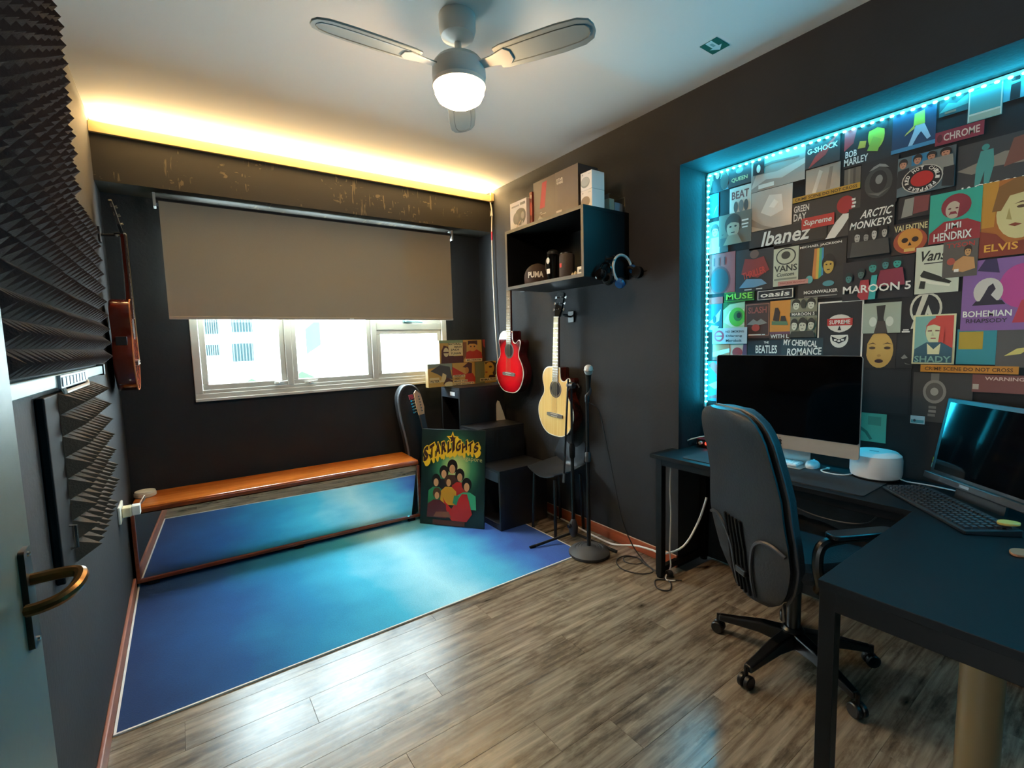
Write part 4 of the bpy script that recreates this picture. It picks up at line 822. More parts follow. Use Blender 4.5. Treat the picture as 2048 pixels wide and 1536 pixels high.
POSTERS = [
('pale blue poster of two black hooded silhouettes in the niche corner', 1.582, 2.1346, 0.119, 0.1359, '#7fb9c4', [('e', '#16161a', 0.42, 0.62, 0.2, 0.3), ('p', '#16161a', [(0.05, 0), (0.2, 0.5), (0.6, 0.5), (0.75, 0)]), ('e', '#b9a490', 0.45, 0.66, 0.09, 0.15), ('e', '#4a3d36', 0.8, 0.35, 0.2, 0.35)], 0, 'poster', 0.55),
('small dark grey poster with faded serif band name and crest', 1.4656, 2.136, 0.1267, 0.109, '#3d3a3a', [('t', '#c9b27c', 'QUEEN', 0.5, 0.3, 0.22, 0.7), ('e', '#77706a', 0.5, 0.7, 0.16, 0.14)], 0, 'poster', 0.55),
('wrinkled silver sheet below the top light strip, with torn edge', 1.3383, 2.0757, 0.2613, 0.1663, '#9a958c', [('p', '#c8c2b6', [(0.0, 0.1), (0.3, 0.3), (0.6, 0.22), (1, 0.45), (1, 0.6), (0.5, 0.45), (0.1, 0.5)]), ('p', '#77736c', [(0.05, 0.6), (0.4, 0.72), (0.9, 0.66), (0.9, 0.72), (0.4, 0.8), (0.05, 0.7)]), ('r', '#e4ded2', 0.3, 0.12, 0.3, 0.12)], 0, 'poster', 0.3),  # lighter and darker bands paint glints and shade of the wrinkles
('small black padlock shaped sticker on the silver sheet', 1.3258, 2.1591, 0.0566, 0.0712, '#16161a', [('e', '#d8d4c6', 0.5, 0.4, 0.18, 0.28)], 2, 'sticker', 0.55),
('dark grey poster with red lightning stroke and white watch brand lettering', 1.0764, 2.1165, 0.1454, 0.1237, '#34302f', [('p', '#b2332c', [(0.1, 0.0), (0.3, 0.4), (0.95, 1), (0.7, 0.55), (0.6, 0.35)]), ('t', '#f2eee2', 'G-SHOCK', 0.5, 0.62, 0.2, 0.88)], 0, 'poster', 0.55),
('brownish silver foil sheet under the watch brand poster', 1.0718, 1.9892, 0.1448, 0.1223, '#8e877c', [('p', '#b9b1a3', [(0.2, 0.1), (0.4, 0.9), (0.5, 0.8), (0.3, 0.0)]), ('p', '#6c655c', [(0.6, 0.1), (0.7, 0.9), (0.8, 0.9), (0.72, 0.1)])], 0, 'poster', 0.3),  # pale and dark streaks are painted foil glints and shade
('black poster with red corner, yellow green profile and two-line white name', 0.9145, 2.0718, 0.1755, 0.1673, '#1d1f22', [('p', '#b5343a', [(0, 0.45), (0, 1), (0.28, 1), (0.2, 0.6)]), ('e', '#a9b83a', 0.68, 0.62, 0.17, 0.34), ('p', '#8fae3c', [(0.5, 0.3), (0.62, 0.62), (0.8, 0.5), (0.72, 0.22)]), ('p', '#1d1f22', [(0.45, 0.75), (0.5, 1), (0.9, 1), (0.9, 0.7), (0.7, 0.82)]), ('p', '#c7a53a', [(0.3, 0.42), (0.34, 0.6), (0.48, 0.56), (0.46, 0.4)]), ('t', '#f2eee2', 'BOB', 0.16, 0.34, 0.17, 0.25), ('t', '#f2eee2', 'MARLEY', 0.27, 0.14, 0.18, 0.52)], 0, 'poster', 0.55),
('narrow brown sheet with vertical folds beside yellow tape', 0.9102, 1.9853, 0.0634, 0.0799, '#6f6255', [('r', '#8d7f6e', 0.3, 0.5, 0.12, 1), ('r', '#554a40', 0.62, 0.5, 0.14, 1)], 0, 'poster', 0.55),
('whitish poster with sketchy group drawing below the dark crest poster', 1.4549, 1.9813, 0.1186, 0.1471, '#d6cfbf', [('t', '#7a4a44', 'BEAT', 0.5, 0.72, 0.28, 0.8), ('e', '#5a5650', 0.3, 0.3, 0.1, 0.2), ('e', '#77716a', 0.55, 0.3, 0.12, 0.22), ('e', '#4d4a46', 0.78, 0.3, 0.1, 0.2)], 0, 'poster', 0.55),
('large crumpled silver sheet curling off the wall', 1.3346, 1.874, 0.2037, 0.1992, '#b4aca0', [('p', '#dcd5c9', [(0.25, 0.45), (0.45, 0.85), (0.75, 0.8), (0.8, 0.4), (0.5, 0.3)]), ('p', '#8a8176', [(0, 0.35), (0.3, 0.12), (0.6, 0), (0.35, 0.0), (0, 0.15)]), ('p', '#efe8dc', [(0.45, 0.55), (0.58, 0.72), (0.68, 0.62), (0.58, 0.5)])], 0, 'poster', 0.28),  # pale facets are painted glints, the dark one shade of the curl
('dark grey poster with white arm raising a red blob', 1.1282, 1.7721, 0.2866, 0.1944, '#3a3735', [('t', '#f2eee2', 'GREEN', 0.14, 0.86, 0.16, 0.24), ('t', '#f2eee2', 'DAY', 0.12, 0.66, 0.18, 0.2), ('p', '#f2eee2', [(0.52, 0), (0.66, 0.36), (0.76, 0.52), (0.88, 0.5), (0.76, 0.2), (0.66, 0)]), ('e', '#b02a2e', 0.79, 0.72, 0.12, 0.2), ('r', '#f2eee2', 0.9, 0.8, 0.05, 0.05), ('r', '#f2eee2', 0.91, 0.72, 0.05, 0.05), ('r', '#f2eee2', 0.9, 0.64, 0.05, 0.05)], 0, 'poster', 0.55),
('red rectangular sticker with white italic word', 1.0831, 1.8337, 0.1401, 0.0538, '#c8352c', [('t', '#f2eee2', 'Supreme', 0.5, 0.5, 0.62, 0.86, 0.25)], 2, 'sticker', 0.55),
('yellow warning tape strip across the dark wall above the raised arm', 1.1265, 1.9702, 0.281, 0.0253, '#c9952a', [('t', '#4a3612', 'CRIME SCENE DO NOT CROSS', 0.5, 0.5, 0.55, 0.92)], 2, 'tape_strip', 0.55),
('long black banner with white slanted guitar brand lettering', 1.3397, 1.7787, 0.3669, 0.0916, '#23211f', [('t', '#f2eee2', 'Ibanez', 0.5, 0.5, 0.8, 0.62, 0.22)], 1, 'poster', 0.55),
('sepia portrait poster with small white lettering at right', 1.5142, 1.8301, 0.1834, 0.1661, '#6d6758', [('e', '#3a352c', 0.45, 0.6396000000000001, 0.2596, 0.336), ('e', '#a99f86', 0.45, 0.5244000000000001, 0.1936, 0.2944), ('p', '#3a352c', [(0.274, 0.79), (0.26960000000000006, 0.646), (0.384, 0.7164), (0.516, 0.6972), (0.6304, 0.646), (0.626, 0.79), (0.45, 0.9020000000000001)]), ('e', '#1a1412', 0.3708, 0.5756, 0.0374, 0.0288), ('e', '#1a1412', 0.5292, 0.5756, 0.0374, 0.0288), ('r', '#1a1412', 0.45, 0.38360000000000005, 0.11, 0.032), ('p', '#8b8169', [(0.15, 0), (0.3, 0.3), (0.6, 0.3), (0.75, 0)]), ('r', '#f2eee2', 0.82, 0.7, 0.2, 0.05), ('r', '#f2eee2', 0.82, 0.58, 0.2, 0.04), ('r', '#f2eee2', 0.82, 0.48, 0.16, 0.04)], 1, 'poster', 0.55),
('pale poster with two men beside the light strip', 1.582, 1.7973, 0.1212, 0.1773, '#8fa3a0', [('e', '#4a4540', 0.35, 0.7475999999999999, 0.2006, 0.17850000000000002), ('e', '#d9cdb8', 0.35, 0.6863999999999999, 0.1496, 0.1564), ('p', '#4a4540', [(0.21399999999999997, 0.8274999999999999), (0.21059999999999998, 0.751), (0.299, 0.7884), (0.40099999999999997, 0.7782), (0.48939999999999995, 0.751), (0.486, 0.8274999999999999), (0.35, 0.887)]), ('e', '#1a1412', 0.28879999999999995, 0.7136, 0.028900000000000006, 0.015300000000000001), ('e', '#1a1412', 0.4112, 0.7136, 0.028900000000000006, 0.015300000000000001), ('r', '#1a1412', 0.35, 0.6115999999999999, 0.085, 0.017), ('p', '#dfe3dc', [(0.05, 0), (0.15, 0.5), (0.55, 0.5), (0.65, 0)]), ('e', '#3a342e', 0.75, 0.6392, 0.177, 0.14700000000000002), ('e', '#b9a890', 0.75, 0.5888, 0.132, 0.12880000000000003), ('p', '#3a342e', [(0.63, 0.705), (0.627, 0.642), (0.705, 0.6728), (0.795, 0.6644), (0.873, 0.642), (0.87, 0.705), (0.75, 0.754)]), ('e', '#1a1412', 0.696, 0.6112, 0.025500000000000002, 0.0126), ('e', '#1a1412', 0.804, 0.6112, 0.025500000000000002, 0.0126), ('r', '#1a1412', 0.75, 0.5272, 0.075, 0.014000000000000002), ('p', '#4a4d48', [(0.6, 0), (0.62, 0.42), (0.95, 0.42), (1, 0)])], 0, 'poster', 0.55),
('narrow blue sheet beside the light strip', 1.582, 1.9976, 0.0627, 0.1309, '#2f6f92', [('p', '#c9dde0', [(0.5, 0.1), (0.7, 0.4), (0.9, 0.5), (0.6, 0.2)])], 0, 'poster', 0.55),
('red poster with dark ringed circle', 1.5723, 1.5713, 0.155, 0.2216, '#a4443f', [('e', '#6c2a2a', 0.42, 0.32, 0.4, 0.36), ('e', '#2b3238', 0.42, 0.32, 0.34, 0.3), ('r', '#63211f', 0.2, 0.8, 0.05, 0.2), ('r', '#63211f', 0.4, 0.8, 0.05, 0.2), ('r', '#63211f', 0.6, 0.8, 0.05, 0.2)], 0, 'poster', 0.55),
('dark poster with figure in red jacket and slanted red lettering', 1.4115, 1.5655, 0.199, 0.2231, '#2c2a2c', [('e', '#6f5347', 0.5, 0.86, 0.12, 0.1), ('p', '#8f2b26', [(0.15, 0.42), (0.25, 0.78), (0.5, 0.74), (0.75, 0.78), (0.9, 0.45), (0.6, 0.3)]), ('p', '#6a93ad', [(0.1, 0.1), (0.3, 0.3), (0.7, 0.26), (0.85, 0.14), (0.5, 0.08)]), ('t', '#d23a28', 'THRILLER', 0.5, 0.42, 0.16, 0.62, 0, 12), ('r', '#c9c4b8', 0.35, 0.04, 0.2, 0.025), ('r', '#c9c4b8', 0.65, 0.04, 0.16, 0.025)], 1, 'poster', 0.55),
('pale green poster with round drawing and bold black shoe brand lettering', 1.2123, 1.5752, 0.1193, 0.1889, '#c9cbb0', [('e', '#30342e', 0.5, 0.77, 0.4, 0.22), ('e', '#c9cbb0', 0.5, 0.77, 0.35, 0.19), ('e', '#30342e', 0.5, 0.8, 0.18, 0.1), ('t', '#23261f', 'VANS', 0.5, 0.46, 0.17, 0.92), ('t', '#3b4036', 'Custom', 0.5, 0.3, 0.1, 0.7, 0.2), ('r', '#8b8f7c', 0.5, 0.18, 0.9, 0.05)], 1, 'poster', 0.55),
('black poster with rainbow beam, gold face and two lines of white lettering', 1.0918, 1.496, 0.2024, 0.2659, '#2a2725', [('t', '#f2eee2', 'MICHAEL JACKSON', 0.46, 0.95, 0.05, 0.88), ('p', '#d0803c', [(0.3, 0.36), (0.34, 0.9), (0.4, 0.9), (0.38, 0.36)]), ('p', '#d8b14a', [(0.38, 0.36), (0.4, 0.9), (0.45, 0.9), (0.44, 0.36)]), ('p', '#4fae7c', [(0.44, 0.36), (0.45, 0.9), (0.5, 0.9), (0.5, 0.4)]), ('p', '#3f8fb5', [(0.5, 0.4), (0.5, 0.9), (0.54, 0.9), (0.54, 0.42)]), ('e', '#17130f', 0.65, 0.622, 0.14159999999999998, 0.1575), ('e', '#c9a44a', 0.65, 0.568, 0.1056, 0.138), ('p', '#17130f', [(0.554, 0.6924999999999999), (0.5516000000000001, 0.625), (0.614, 0.6579999999999999), (0.686, 0.649), (0.7484, 0.625), (0.746, 0.6924999999999999), (0.65, 0.745)]), ('e', '#1a1412', 0.6068, 0.592, 0.0204, 0.0135), ('e', '#1a1412', 0.6932, 0.592, 0.0204, 0.0135), ('r', '#1a1412', 0.65, 0.502, 0.06, 0.015), ('e', '#5fa7a5', 0.25, 0.36, 0.08, 0.07), ('e', '#4f8f94', 0.66, 0.26, 0.12, 0.05), ('t', '#f2eee2', 'MOONWALKER', 0.5, 0.13, 0.06, 0.72), ('r', '#8b867e', 0.5, 0.05, 0.7, 0.02)], 1, 'poster', 0.55),
('pink paper strip with faint lettering over pale green poster', 1.1856, 1.575, 0.1401, 0.0227, '#c98d80', [('t', '#a04a40', 'Not Just Another', 0.5, 0.5, 0.5, 0.85)], 3, 'paper_strip', 0.55),
('bright green strip poster with bold green lettering', 1.476, 1.5177, 0.1686, 0.0529, '#3f9a2e', [('r', '#1d4b16', 0.5, 0.5, 0.98, 0.8), ('t', '#8ee04a', 'MUSE', 0.5, 0.52, 0.62, 0.88)], 1, 'poster', 0.55),
('poster of a large green eye', 1.4835, 1.3725, 0.1237, 0.1432, '#b7d6a8', [('p', '#2f6b32', [(0, 0.72), (0.3, 0.92), (1, 0.98), (1, 1), (0, 1)]), ('p', '#e6e9cf', [(0.02, 0.25), (0.3, 0.66), (0.98, 0.7), (1, 0.1), (0.4, 0.05)]), ('e', '#5fc23c', 0.66, 0.42, 0.38, 0.36), ('e', '#3a7d33', 0.7, 0.46, 0.2, 0.2), ('e', '#16210f', 0.74, 0.48, 0.1, 0.11)], 0, 'poster', 0.55),
('small black sign with white border and lowercase white lettering', 1.2914, 1.5119, 0.1811, 0.0499, '#16161a', [('r', '#f2eee2', 0.5, 0.5, 0.97, 0.92), ('r', '#16161a', 0.5, 0.5, 0.93, 0.82), ('t', '#f2eee2', 'oasis', 0.5, 0.52, 0.5, 0.8, 0.15)], 2, 'poster', 0.55),
('tiny red sheet beside the light strip', 1.5736, 1.5142, 0.0858, 0.0373, '#c8423a', [], 0, 'poster', 0.55),
('teal poster with white winged shape', 1.582, 1.3544, 0.0927, 0.1587, '#2d5660', [('p', '#d9e4e0', [(0.1, 0.35), (0.45, 0.5), (0.9, 0.8), (0.8, 0.4), (0.5, 0.3)]), ('p', '#d9e4e0', [(0.1, 0.1), (0.3, 0.25), (0.8, 0.2), (0.6, 0.05)]), ('e', '#20383c', 0.5, 0.45, 0.12, 0.14)], 0, 'poster', 0.55),
('brown poster with rounded border and pink lettering', 1.3591, 1.3135, 0.1352, 0.1868, '#4a2f28', [('r', '#a8705e', 0.5, 0.52, 0.92, 0.9), ('r', '#4a2f28', 0.5, 0.52, 0.86, 0.86), ('t', '#a8574a', 'SLASH', 0.5, 0.8, 0.18, 0.72), ('p', '#8f8a80', [(0.1, 0.4), (0.35, 0.55), (0.5, 0.48), (0.65, 0.55), (0.9, 0.42), (0.5, 0.36)]), ('e', '#b5473c', 0.45, 0.3, 0.16, 0.1), ('r', '#f2eee2', 0.42, 0.1, 0.5, 0.03), ('r', '#f2eee2', 0.76, 0.1, 0.12, 0.03)], 0, 'poster', 0.55),
('orange poster with dark crowd silhouettes and white words at the bottom', 1.2238, 1.3056, 0.1005, 0.197, '#d98f33', [('r', '#6c3f52', 0.5, 0.17, 1, 0.06), ('r', '#4d3028', 0.5, 0.07, 1, 0.14), ('p', '#3d2a1f', [(0.15, 0.5), (0.25, 0.82), (0.4, 0.82), (0.5, 0.7), (0.45, 0.45)]), ('p', '#3d2a1f', [(0.5, 0.4), (0.55, 0.6), (0.75, 0.6), (0.85, 0.42)]), ('p', '#5d7d5a', [(0.1, 0.38), (0.9, 0.36), (0.85, 0.46), (0.1, 0.48)]), ('t', '#f2eee2', 'WITH L', 0.5, 0.08, 0.1, 0.9)], 1, 'poster', 0.55),
('olive grey poster of six portraits with white band name in the middle', 1.1243, 1.3138, 0.1213, 0.1904, '#8a8a72', [('e', '#2c2c24', 0.22, 0.8735999999999999, 0.1652, 0.126), ('e', '#d6d5bd', 0.22, 0.8303999999999999, 0.12320000000000002, 0.1104), ('p', '#2c2c24', [(0.10799999999999998, 0.9299999999999999), (0.1052, 0.876), (0.178, 0.9024), (0.262, 0.8952), (0.3348, 0.876), (0.332, 0.9299999999999999), (0.22, 0.972)]), ('e', '#1a1412', 0.1696, 0.8496, 0.023800000000000005, 0.010799999999999999), ('e', '#1a1412', 0.2704, 0.8496, 0.023800000000000005, 0.010799999999999999), ('r', '#1a1412', 0.22, 0.7776, 0.07, 0.012), ('e', '#2c2c24', 0.78, 0.8735999999999999, 0.1652, 0.126), ('e', '#d6d5bd', 0.78, 0.8303999999999999, 0.12320000000000002, 0.1104), ('p', '#2c2c24', [(0.668, 0.9299999999999999), (0.6652, 0.876), (0.738, 0.9024), (0.8220000000000001, 0.8952), (0.8948, 0.876), (0.892, 0.9299999999999999), (0.78, 0.972)]), ('e', '#1a1412', 0.7296, 0.8496, 0.023800000000000005, 0.010799999999999999), ('e', '#1a1412', 0.8304, 0.8496, 0.023800000000000005, 0.010799999999999999), ('r', '#1a1412', 0.78, 0.7776, 0.07, 0.012), ('e', '#33332a', 0.5, 0.86, 0.1, 0.12), ('r', '#33332a', 0.5, 0.6, 1, 0.1), ('t', '#f2eee2', 'MAROON 5', 0.5, 0.6, 0.08, 0.86), ('e', '#2c2c24', 0.18, 0.3564, 0.14159999999999998, 0.1365), ('e', '#d6d5bd', 0.18, 0.3096, 0.1056, 0.11960000000000001), ('p', '#2c2c24', [(0.08399999999999999, 0.4175), (0.0816, 0.359), (0.144, 0.3876), (0.216, 0.3798), (0.2784, 0.359), (0.276, 0.4175), (0.18, 0.463)]), ('e', '#1a1412', 0.1368, 0.3304, 0.0204, 0.0117), ('e', '#1a1412', 0.22319999999999998, 0.3304, 0.0204, 0.0117), ('r', '#1a1412', 0.18, 0.2524, 0.06, 0.013000000000000001), ('e', '#2c2c24', 0.5, 0.3448, 0.177, 0.168), ('e', '#d6d5bd', 0.5, 0.2872, 0.132, 0.1472), ('p', '#2c2c24', [(0.38, 0.42), (0.377, 0.348), (0.455, 0.3832), (0.545, 0.3736), (0.623, 0.348), (0.62, 0.42), (0.5, 0.476)]), ('e', '#1a1412', 0.446, 0.31279999999999997, 0.025500000000000002, 0.0144), ('e', '#1a1412', 0.554, 0.31279999999999997, 0.025500000000000002, 0.0144), ('r', '#1a1412', 0.5, 0.2168, 0.075, 0.016), ('e', '#2c2c24', 0.82, 0.3564, 0.14159999999999998, 0.1365), ('e', '#d6d5bd', 0.82, 0.3096, 0.1056, 0.11960000000000001), ('p', '#2c2c24', [(0.724, 0.4175), (0.7216, 0.359), (0.7839999999999999, 0.3876), (0.856, 0.3798), (0.9183999999999999, 0.359), (0.9159999999999999, 0.4175), (0.82, 0.463)]), ('e', '#1a1412', 0.7767999999999999, 0.3304, 0.0204, 0.0117), ('e', '#1a1412', 0.8632, 0.3304, 0.0204, 0.0117), ('r', '#1a1412', 0.82, 0.2524, 0.06, 0.013000000000000001), ('p', '#33332a', [(0, 0), (0.1, 0.16), (0.9, 0.16), (1, 0)])], 1, 'poster', 0.55),
('black poster in white frame with white skull and red eye band', 0.9989, 1.207, 0.185, 0.2721, '#f2eee2', [('r', '#15151a', 0.5, 0.5, 0.93, 0.95), ('e', '#e8e2d4', 0.5, 0.62, 0.28, 0.15), ('e', '#e8e2d4', 0.5, 0.36, 0.2, 0.16), ('p', '#15151a', [(0.28, 0.5), (0.32, 0.42), (0.68, 0.42), (0.72, 0.5), (0.5, 0.46)]), ('r', '#c3322c', 0.5, 0.64, 0.56, 0.12), ('t', '#f2eee2', 'SUPREME', 0.5, 0.64, 0.07, 0.46), ('p', '#15151a', [(0.46, 0.5), (0.5, 0.58), (0.54, 0.5)]), ('p', '#15151a', [(0.33, 0.4), (0.5, 0.34), (0.67, 0.4), (0.64, 0.32), (0.5, 0.27), (0.36, 0.32)]), ('r', '#f2eee2', 0.42, 0.335, 0.06, 0.03), ('r', '#f2eee2', 0.5, 0.315, 0.06, 0.03), ('r', '#f2eee2', 0.58, 0.335, 0.06, 0.03)], 1, 'poster', 0.55),
('white no smoking sign with pink circle', 1.5429, 1.2854, 0.2017, 0.0893, '#c9d0d2', [('e', '#c8566a', 0.2, 0.5, 0.15, 0.36), ('e', '#c9d0d2', 0.2, 0.5, 0.1, 0.24), ('r', '#c8566a', 0.2, 0.5, 0.22, 0.09), ('t', '#33383c', 'NO SMOKING', 0.66, 0.76, 0.14, 0.52), ('t', '#33383c', 'Dilarang', 0.64, 0.48, 0.17, 0.46), ('t', '#33383c', 'Merokok', 0.64, 0.2, 0.17, 0.46)], 3, 'notice', 0.55),
('black strip with white serif lettering just above the computer', 1.3396, 1.2072, 0.1781, 0.0951, '#1a2630', [('t', '#f2eee2', 'THE', 0.56, 0.88, 0.12, 0.14), ('t', '#f2eee2', 'BEATLES', 0.56, 0.5, 0.45, 0.62), ('r', '#f2eee2', 0.25, 0.06, 0.04, 0.14), ('r', '#f2eee2', 0.45, 0.06, 0.04, 0.14), ('r', '#f2eee2', 0.65, 0.06, 0.04, 0.14), ('r', '#f2eee2', 0.85, 0.06, 0.04, 0.14)], 1, 'poster', 0.55),
('dark teal sheet with ragged white handwritten lettering', 1.163, 1.2096, 0.1904, 0.1, '#20333a', [('t', '#f2eee2', 'MY CHEMICAL', 0.46, 0.76, 0.3, 0.82, 0, -4), ('t', '#f2eee2', 'ROMANCE', 0.56, 0.34, 0.36, 0.82, 0.1, 2)], 1, 'poster', 0.55),
('small orange and white photo next to the light strip', 1.5448, 1.1927, 0.1016, 0.091, '#cf7c4e', [('p', '#f2eee2', [(0.0, 0.2), (1, 0.5), (1, 0.75), (0, 0.5)]), ('r', '#8c3d2a', 0.5, 0.1, 1, 0.2)], 0, 'poster', 0.55),
('small pale pink photo below the no smoking sign', 1.4418, 1.1945, 0.0969, 0.0882, '#d9b9a0', [('e', '#b23a3a', 0.45, 0.5, 0.3, 0.3), ('p', '#6a3f5a', [(0.7, 0), (1, 0), (1, 1), (0.8, 1)])], 0, 'poster', 0.55),
('blue poster with red streaks half hidden by the computer', 1.582, 0.9541, 0.1041, 0.2318, '#3d6f86', [('p', '#b9433c', [(0.1, 0.9), (0.9, 0.55), (1, 0.75), (0.4, 1)]), ('p', '#9b3a36', [(0.2, 0.05), (1, 0.1), (1, 0.2), (0.2, 0.12)]), ('p', '#cfe0e2', [(0.1, 0.4), (0.6, 0.5), (0.9, 0.4), (0.5, 0.3)])], 0, 'poster', 0.55),
('black poster with grey smoky emblem', 0.8432, 1.879, 0.1315, 0.1923, '#141416', [('e', '#3d3d3c', 0.48, 0.5, 0.38, 0.34), ('e', '#1b1b1c', 0.48, 0.52, 0.24, 0.24), ('e', '#8c8a84', 0.5, 0.56, 0.1, 0.1), ('p', '#6d6b66', [(0.2, 0.3), (0.5, 0.2), (0.8, 0.34), (0.5, 0.26)]), ('p', '#8c8a84', [(0.22, 0.78), (0.34, 0.86), (0.5, 0.9), (0.66, 0.86), (0.76, 0.78), (0.66, 0.8), (0.5, 0.84), (0.34, 0.8)])], 1, 'poster', 0.55),
('photo poster of four people behind a black ring with red centre', 0.7132, 1.8925, 0.1813, 0.1566, '#5d6a6c', [('r', '#2f7da3', 0.4, 0.86, 0.3, 0.26), ('e', '#2a1c16', 0.1, 0.8508, 0.0826, 0.1155), ('e', '#c98a6a', 0.1, 0.8111999999999999, 0.06160000000000001, 0.1012), ('p', '#2a1c16', [(0.044, 0.9025), (0.042600000000000006, 0.853), (0.079, 0.8772), (0.12100000000000001, 0.8705999999999999), (0.1574, 0.853), (0.15600000000000003, 0.9025), (0.1, 0.941)]), ('e', '#1a1412', 0.0748, 0.8288, 0.011900000000000003, 0.009899999999999999), ('e', '#1a1412', 0.1252, 0.8288, 0.011900000000000003, 0.009899999999999999), ('r', '#1a1412', 0.1, 0.7627999999999999, 0.035, 0.011000000000000001), ('e', '#2a1c16', 0.36, 0.8808, 0.0826, 0.1155), ('e', '#c98a6a', 0.36, 0.8412, 0.06160000000000001, 0.1012), ('p', '#2a1c16', [(0.304, 0.9325), (0.3026, 0.883), (0.33899999999999997, 0.9072), (0.381, 0.9006), (0.4174, 0.883), (0.416, 0.9325), (0.36, 0.971)]), ('e', '#1a1412', 0.3348, 0.8588, 0.011900000000000003, 0.009899999999999999), ('e', '#1a1412', 0.3852, 0.8588, 0.011900000000000003, 0.009899999999999999), ('r', '#1a1412', 0.36, 0.7928, 0.035, 0.011000000000000001), ('e', '#2a1c16', 0.6, 0.878, 0.0826, 0.10500000000000001), ('e', '#c08060', 0.6, 0.842, 0.06160000000000001, 0.09200000000000001), ('p', '#2a1c16', [(0.5439999999999999, 0.925), (0.5426, 0.88), (0.579, 0.902), (0.621, 0.896), (0.6574, 0.88), (0.656, 0.925), (0.6, 0.96)]), ('e', '#1a1412', 0.5748, 0.858, 0.011900000000000003, 0.009), ('e', '#1a1412', 0.6252, 0.858, 0.011900000000000003, 0.009), ('r', '#1a1412', 0.6, 0.7979999999999999, 0.035, 0.010000000000000002), ('e', '#2a1c16', 0.84, 0.878, 0.0944, 0.10500000000000001), ('e', '#c98a6a', 0.84, 0.842, 0.0704, 0.09200000000000001), ('p', '#2a1c16', [(0.776, 0.925), (0.7744, 0.88), (0.816, 0.902), (0.864, 0.896), (0.9056, 0.88), (0.9039999999999999, 0.925), (0.84, 0.96)]), ('e', '#1a1412', 0.8111999999999999, 0.858, 0.013600000000000001, 0.009), ('e', '#1a1412', 0.8688, 0.858, 0.013600000000000001, 0.009), ('r', '#1a1412', 0.84, 0.7979999999999999, 0.04, 0.010000000000000002), ('p', '#23252a', [(0, 0.2), (0.02, 0.66), (0.22, 0.7), (0.26, 0.3)]), ('p', '#8f8d84', [(0.42, 0.4), (0.46, 0.78), (0.96, 0.78), (1, 0.3)]), ('p', '#1d1f22', [(0.8, 0.05), (0.82, 0.5), (1, 0.5), (1, 0)]), ('e', '#cfc9bb', 0.46, 0.34, 0.36, 0.34), ('e', '#171719', 0.46, 0.34, 0.34, 0.32), ('e', '#c3241f', 0.46, 0.34, 0.2, 0.19), ('ring', '#f2eee2', 'RED HOT CHILI PEPPERS', 0.46, 0.34, 0.27, 0.27, 0.085)], 2, 'poster', 0.55),
('black poster with bold slanted white two-line band name and four men', 0.8864, 1.6684, 0.1686, 0.2172, '#171717', [('t', '#f2eee2', 'ARCTIC', 0.62, 0.84, 0.16, 0.66, 0.3), ('t', '#f2eee2', 'MONKEYS', 0.5, 0.64, 0.15, 0.9, 0.2), ('e', '#0e0e0e', 0.22, 0.43276000000000003, 0.0826, 0.12285000000000001), ('e', '#b9b5aa', 0.22, 0.39064000000000004, 0.06160000000000001, 0.10764000000000001), ('p', '#0e0e0e', [(0.16399999999999998, 0.48775), (0.1626, 0.43510000000000004), (0.199, 0.46084), (0.241, 0.45382), (0.2774, 0.43510000000000004), (0.276, 0.48775), (0.22, 0.5287000000000001)]), ('e', '#1a1412', 0.1948, 0.40936, 0.011900000000000003, 0.01053), ('e', '#1a1412', 0.2452, 0.40936, 0.011900000000000003, 0.01053), ('r', '#1a1412', 0.22, 0.33916, 0.035, 0.011700000000000002), ('e', '#0e0e0e', 0.42, 0.40912, 0.07079999999999999, 0.1092), ('e', '#8f8c84', 0.42, 0.37168, 0.0528, 0.09568), ('p', '#0e0e0e', [(0.372, 0.458), (0.3708, 0.4112), (0.40199999999999997, 0.43408), (0.438, 0.42784), (0.46919999999999995, 0.4112), (0.46799999999999997, 0.458), (0.42, 0.4944)]), ('e', '#1a1412', 0.3984, 0.38832, 0.0102, 0.009359999999999999), ('e', '#1a1412', 0.4416, 0.38832, 0.0102, 0.009359999999999999), ('r', '#1a1412', 0.42, 0.32592, 0.03, 0.0104), ('e', '#0e0e0e', 0.6, 0.45276, 0.07079999999999999, 0.12285000000000001), ('e', '#c9c5ba', 0.6, 0.41064, 0.0528, 0.10764000000000001), ('p', '#0e0e0e', [(0.5519999999999999, 0.50775), (0.5508, 0.4551), (0.582, 0.48084), (0.618, 0.47382), (0.6492, 0.4551), (0.648, 0.50775), (0.6, 0.5487)]), ('e', '#1a1412', 0.5784, 0.42935999999999996, 0.0102, 0.01053), ('e', '#1a1412', 0.6215999999999999, 0.42935999999999996, 0.0102, 0.01053), ('r', '#1a1412', 0.6, 0.35916, 0.03, 0.011700000000000002), ('e', '#0e0e0e', 0.82, 0.44911999999999996, 0.07079999999999999, 0.1092), ('e', '#a9a59b', 0.82, 0.41168, 0.0528, 0.09568), ('p', '#0e0e0e', [(0.7719999999999999, 0.498), (0.7707999999999999, 0.4512), (0.8019999999999999, 0.47408), (0.838, 0.46784), (0.8692, 0.4512), (0.868, 0.498), (0.82, 0.5344)]), ('e', '#1a1412', 0.7984, 0.42832, 0.0102, 0.009359999999999999), ('e', '#1a1412', 0.8415999999999999, 0.42832, 0.0102, 0.009359999999999999), ('r', '#1a1412', 0.82, 0.36591999999999997, 0.03, 0.0104), ('p', '#3f3d3a', [(0.08, 0.0), (0.12, 0.3), (0.9, 0.3), (0.95, 0.0)])], 1, 'poster', 0.55),
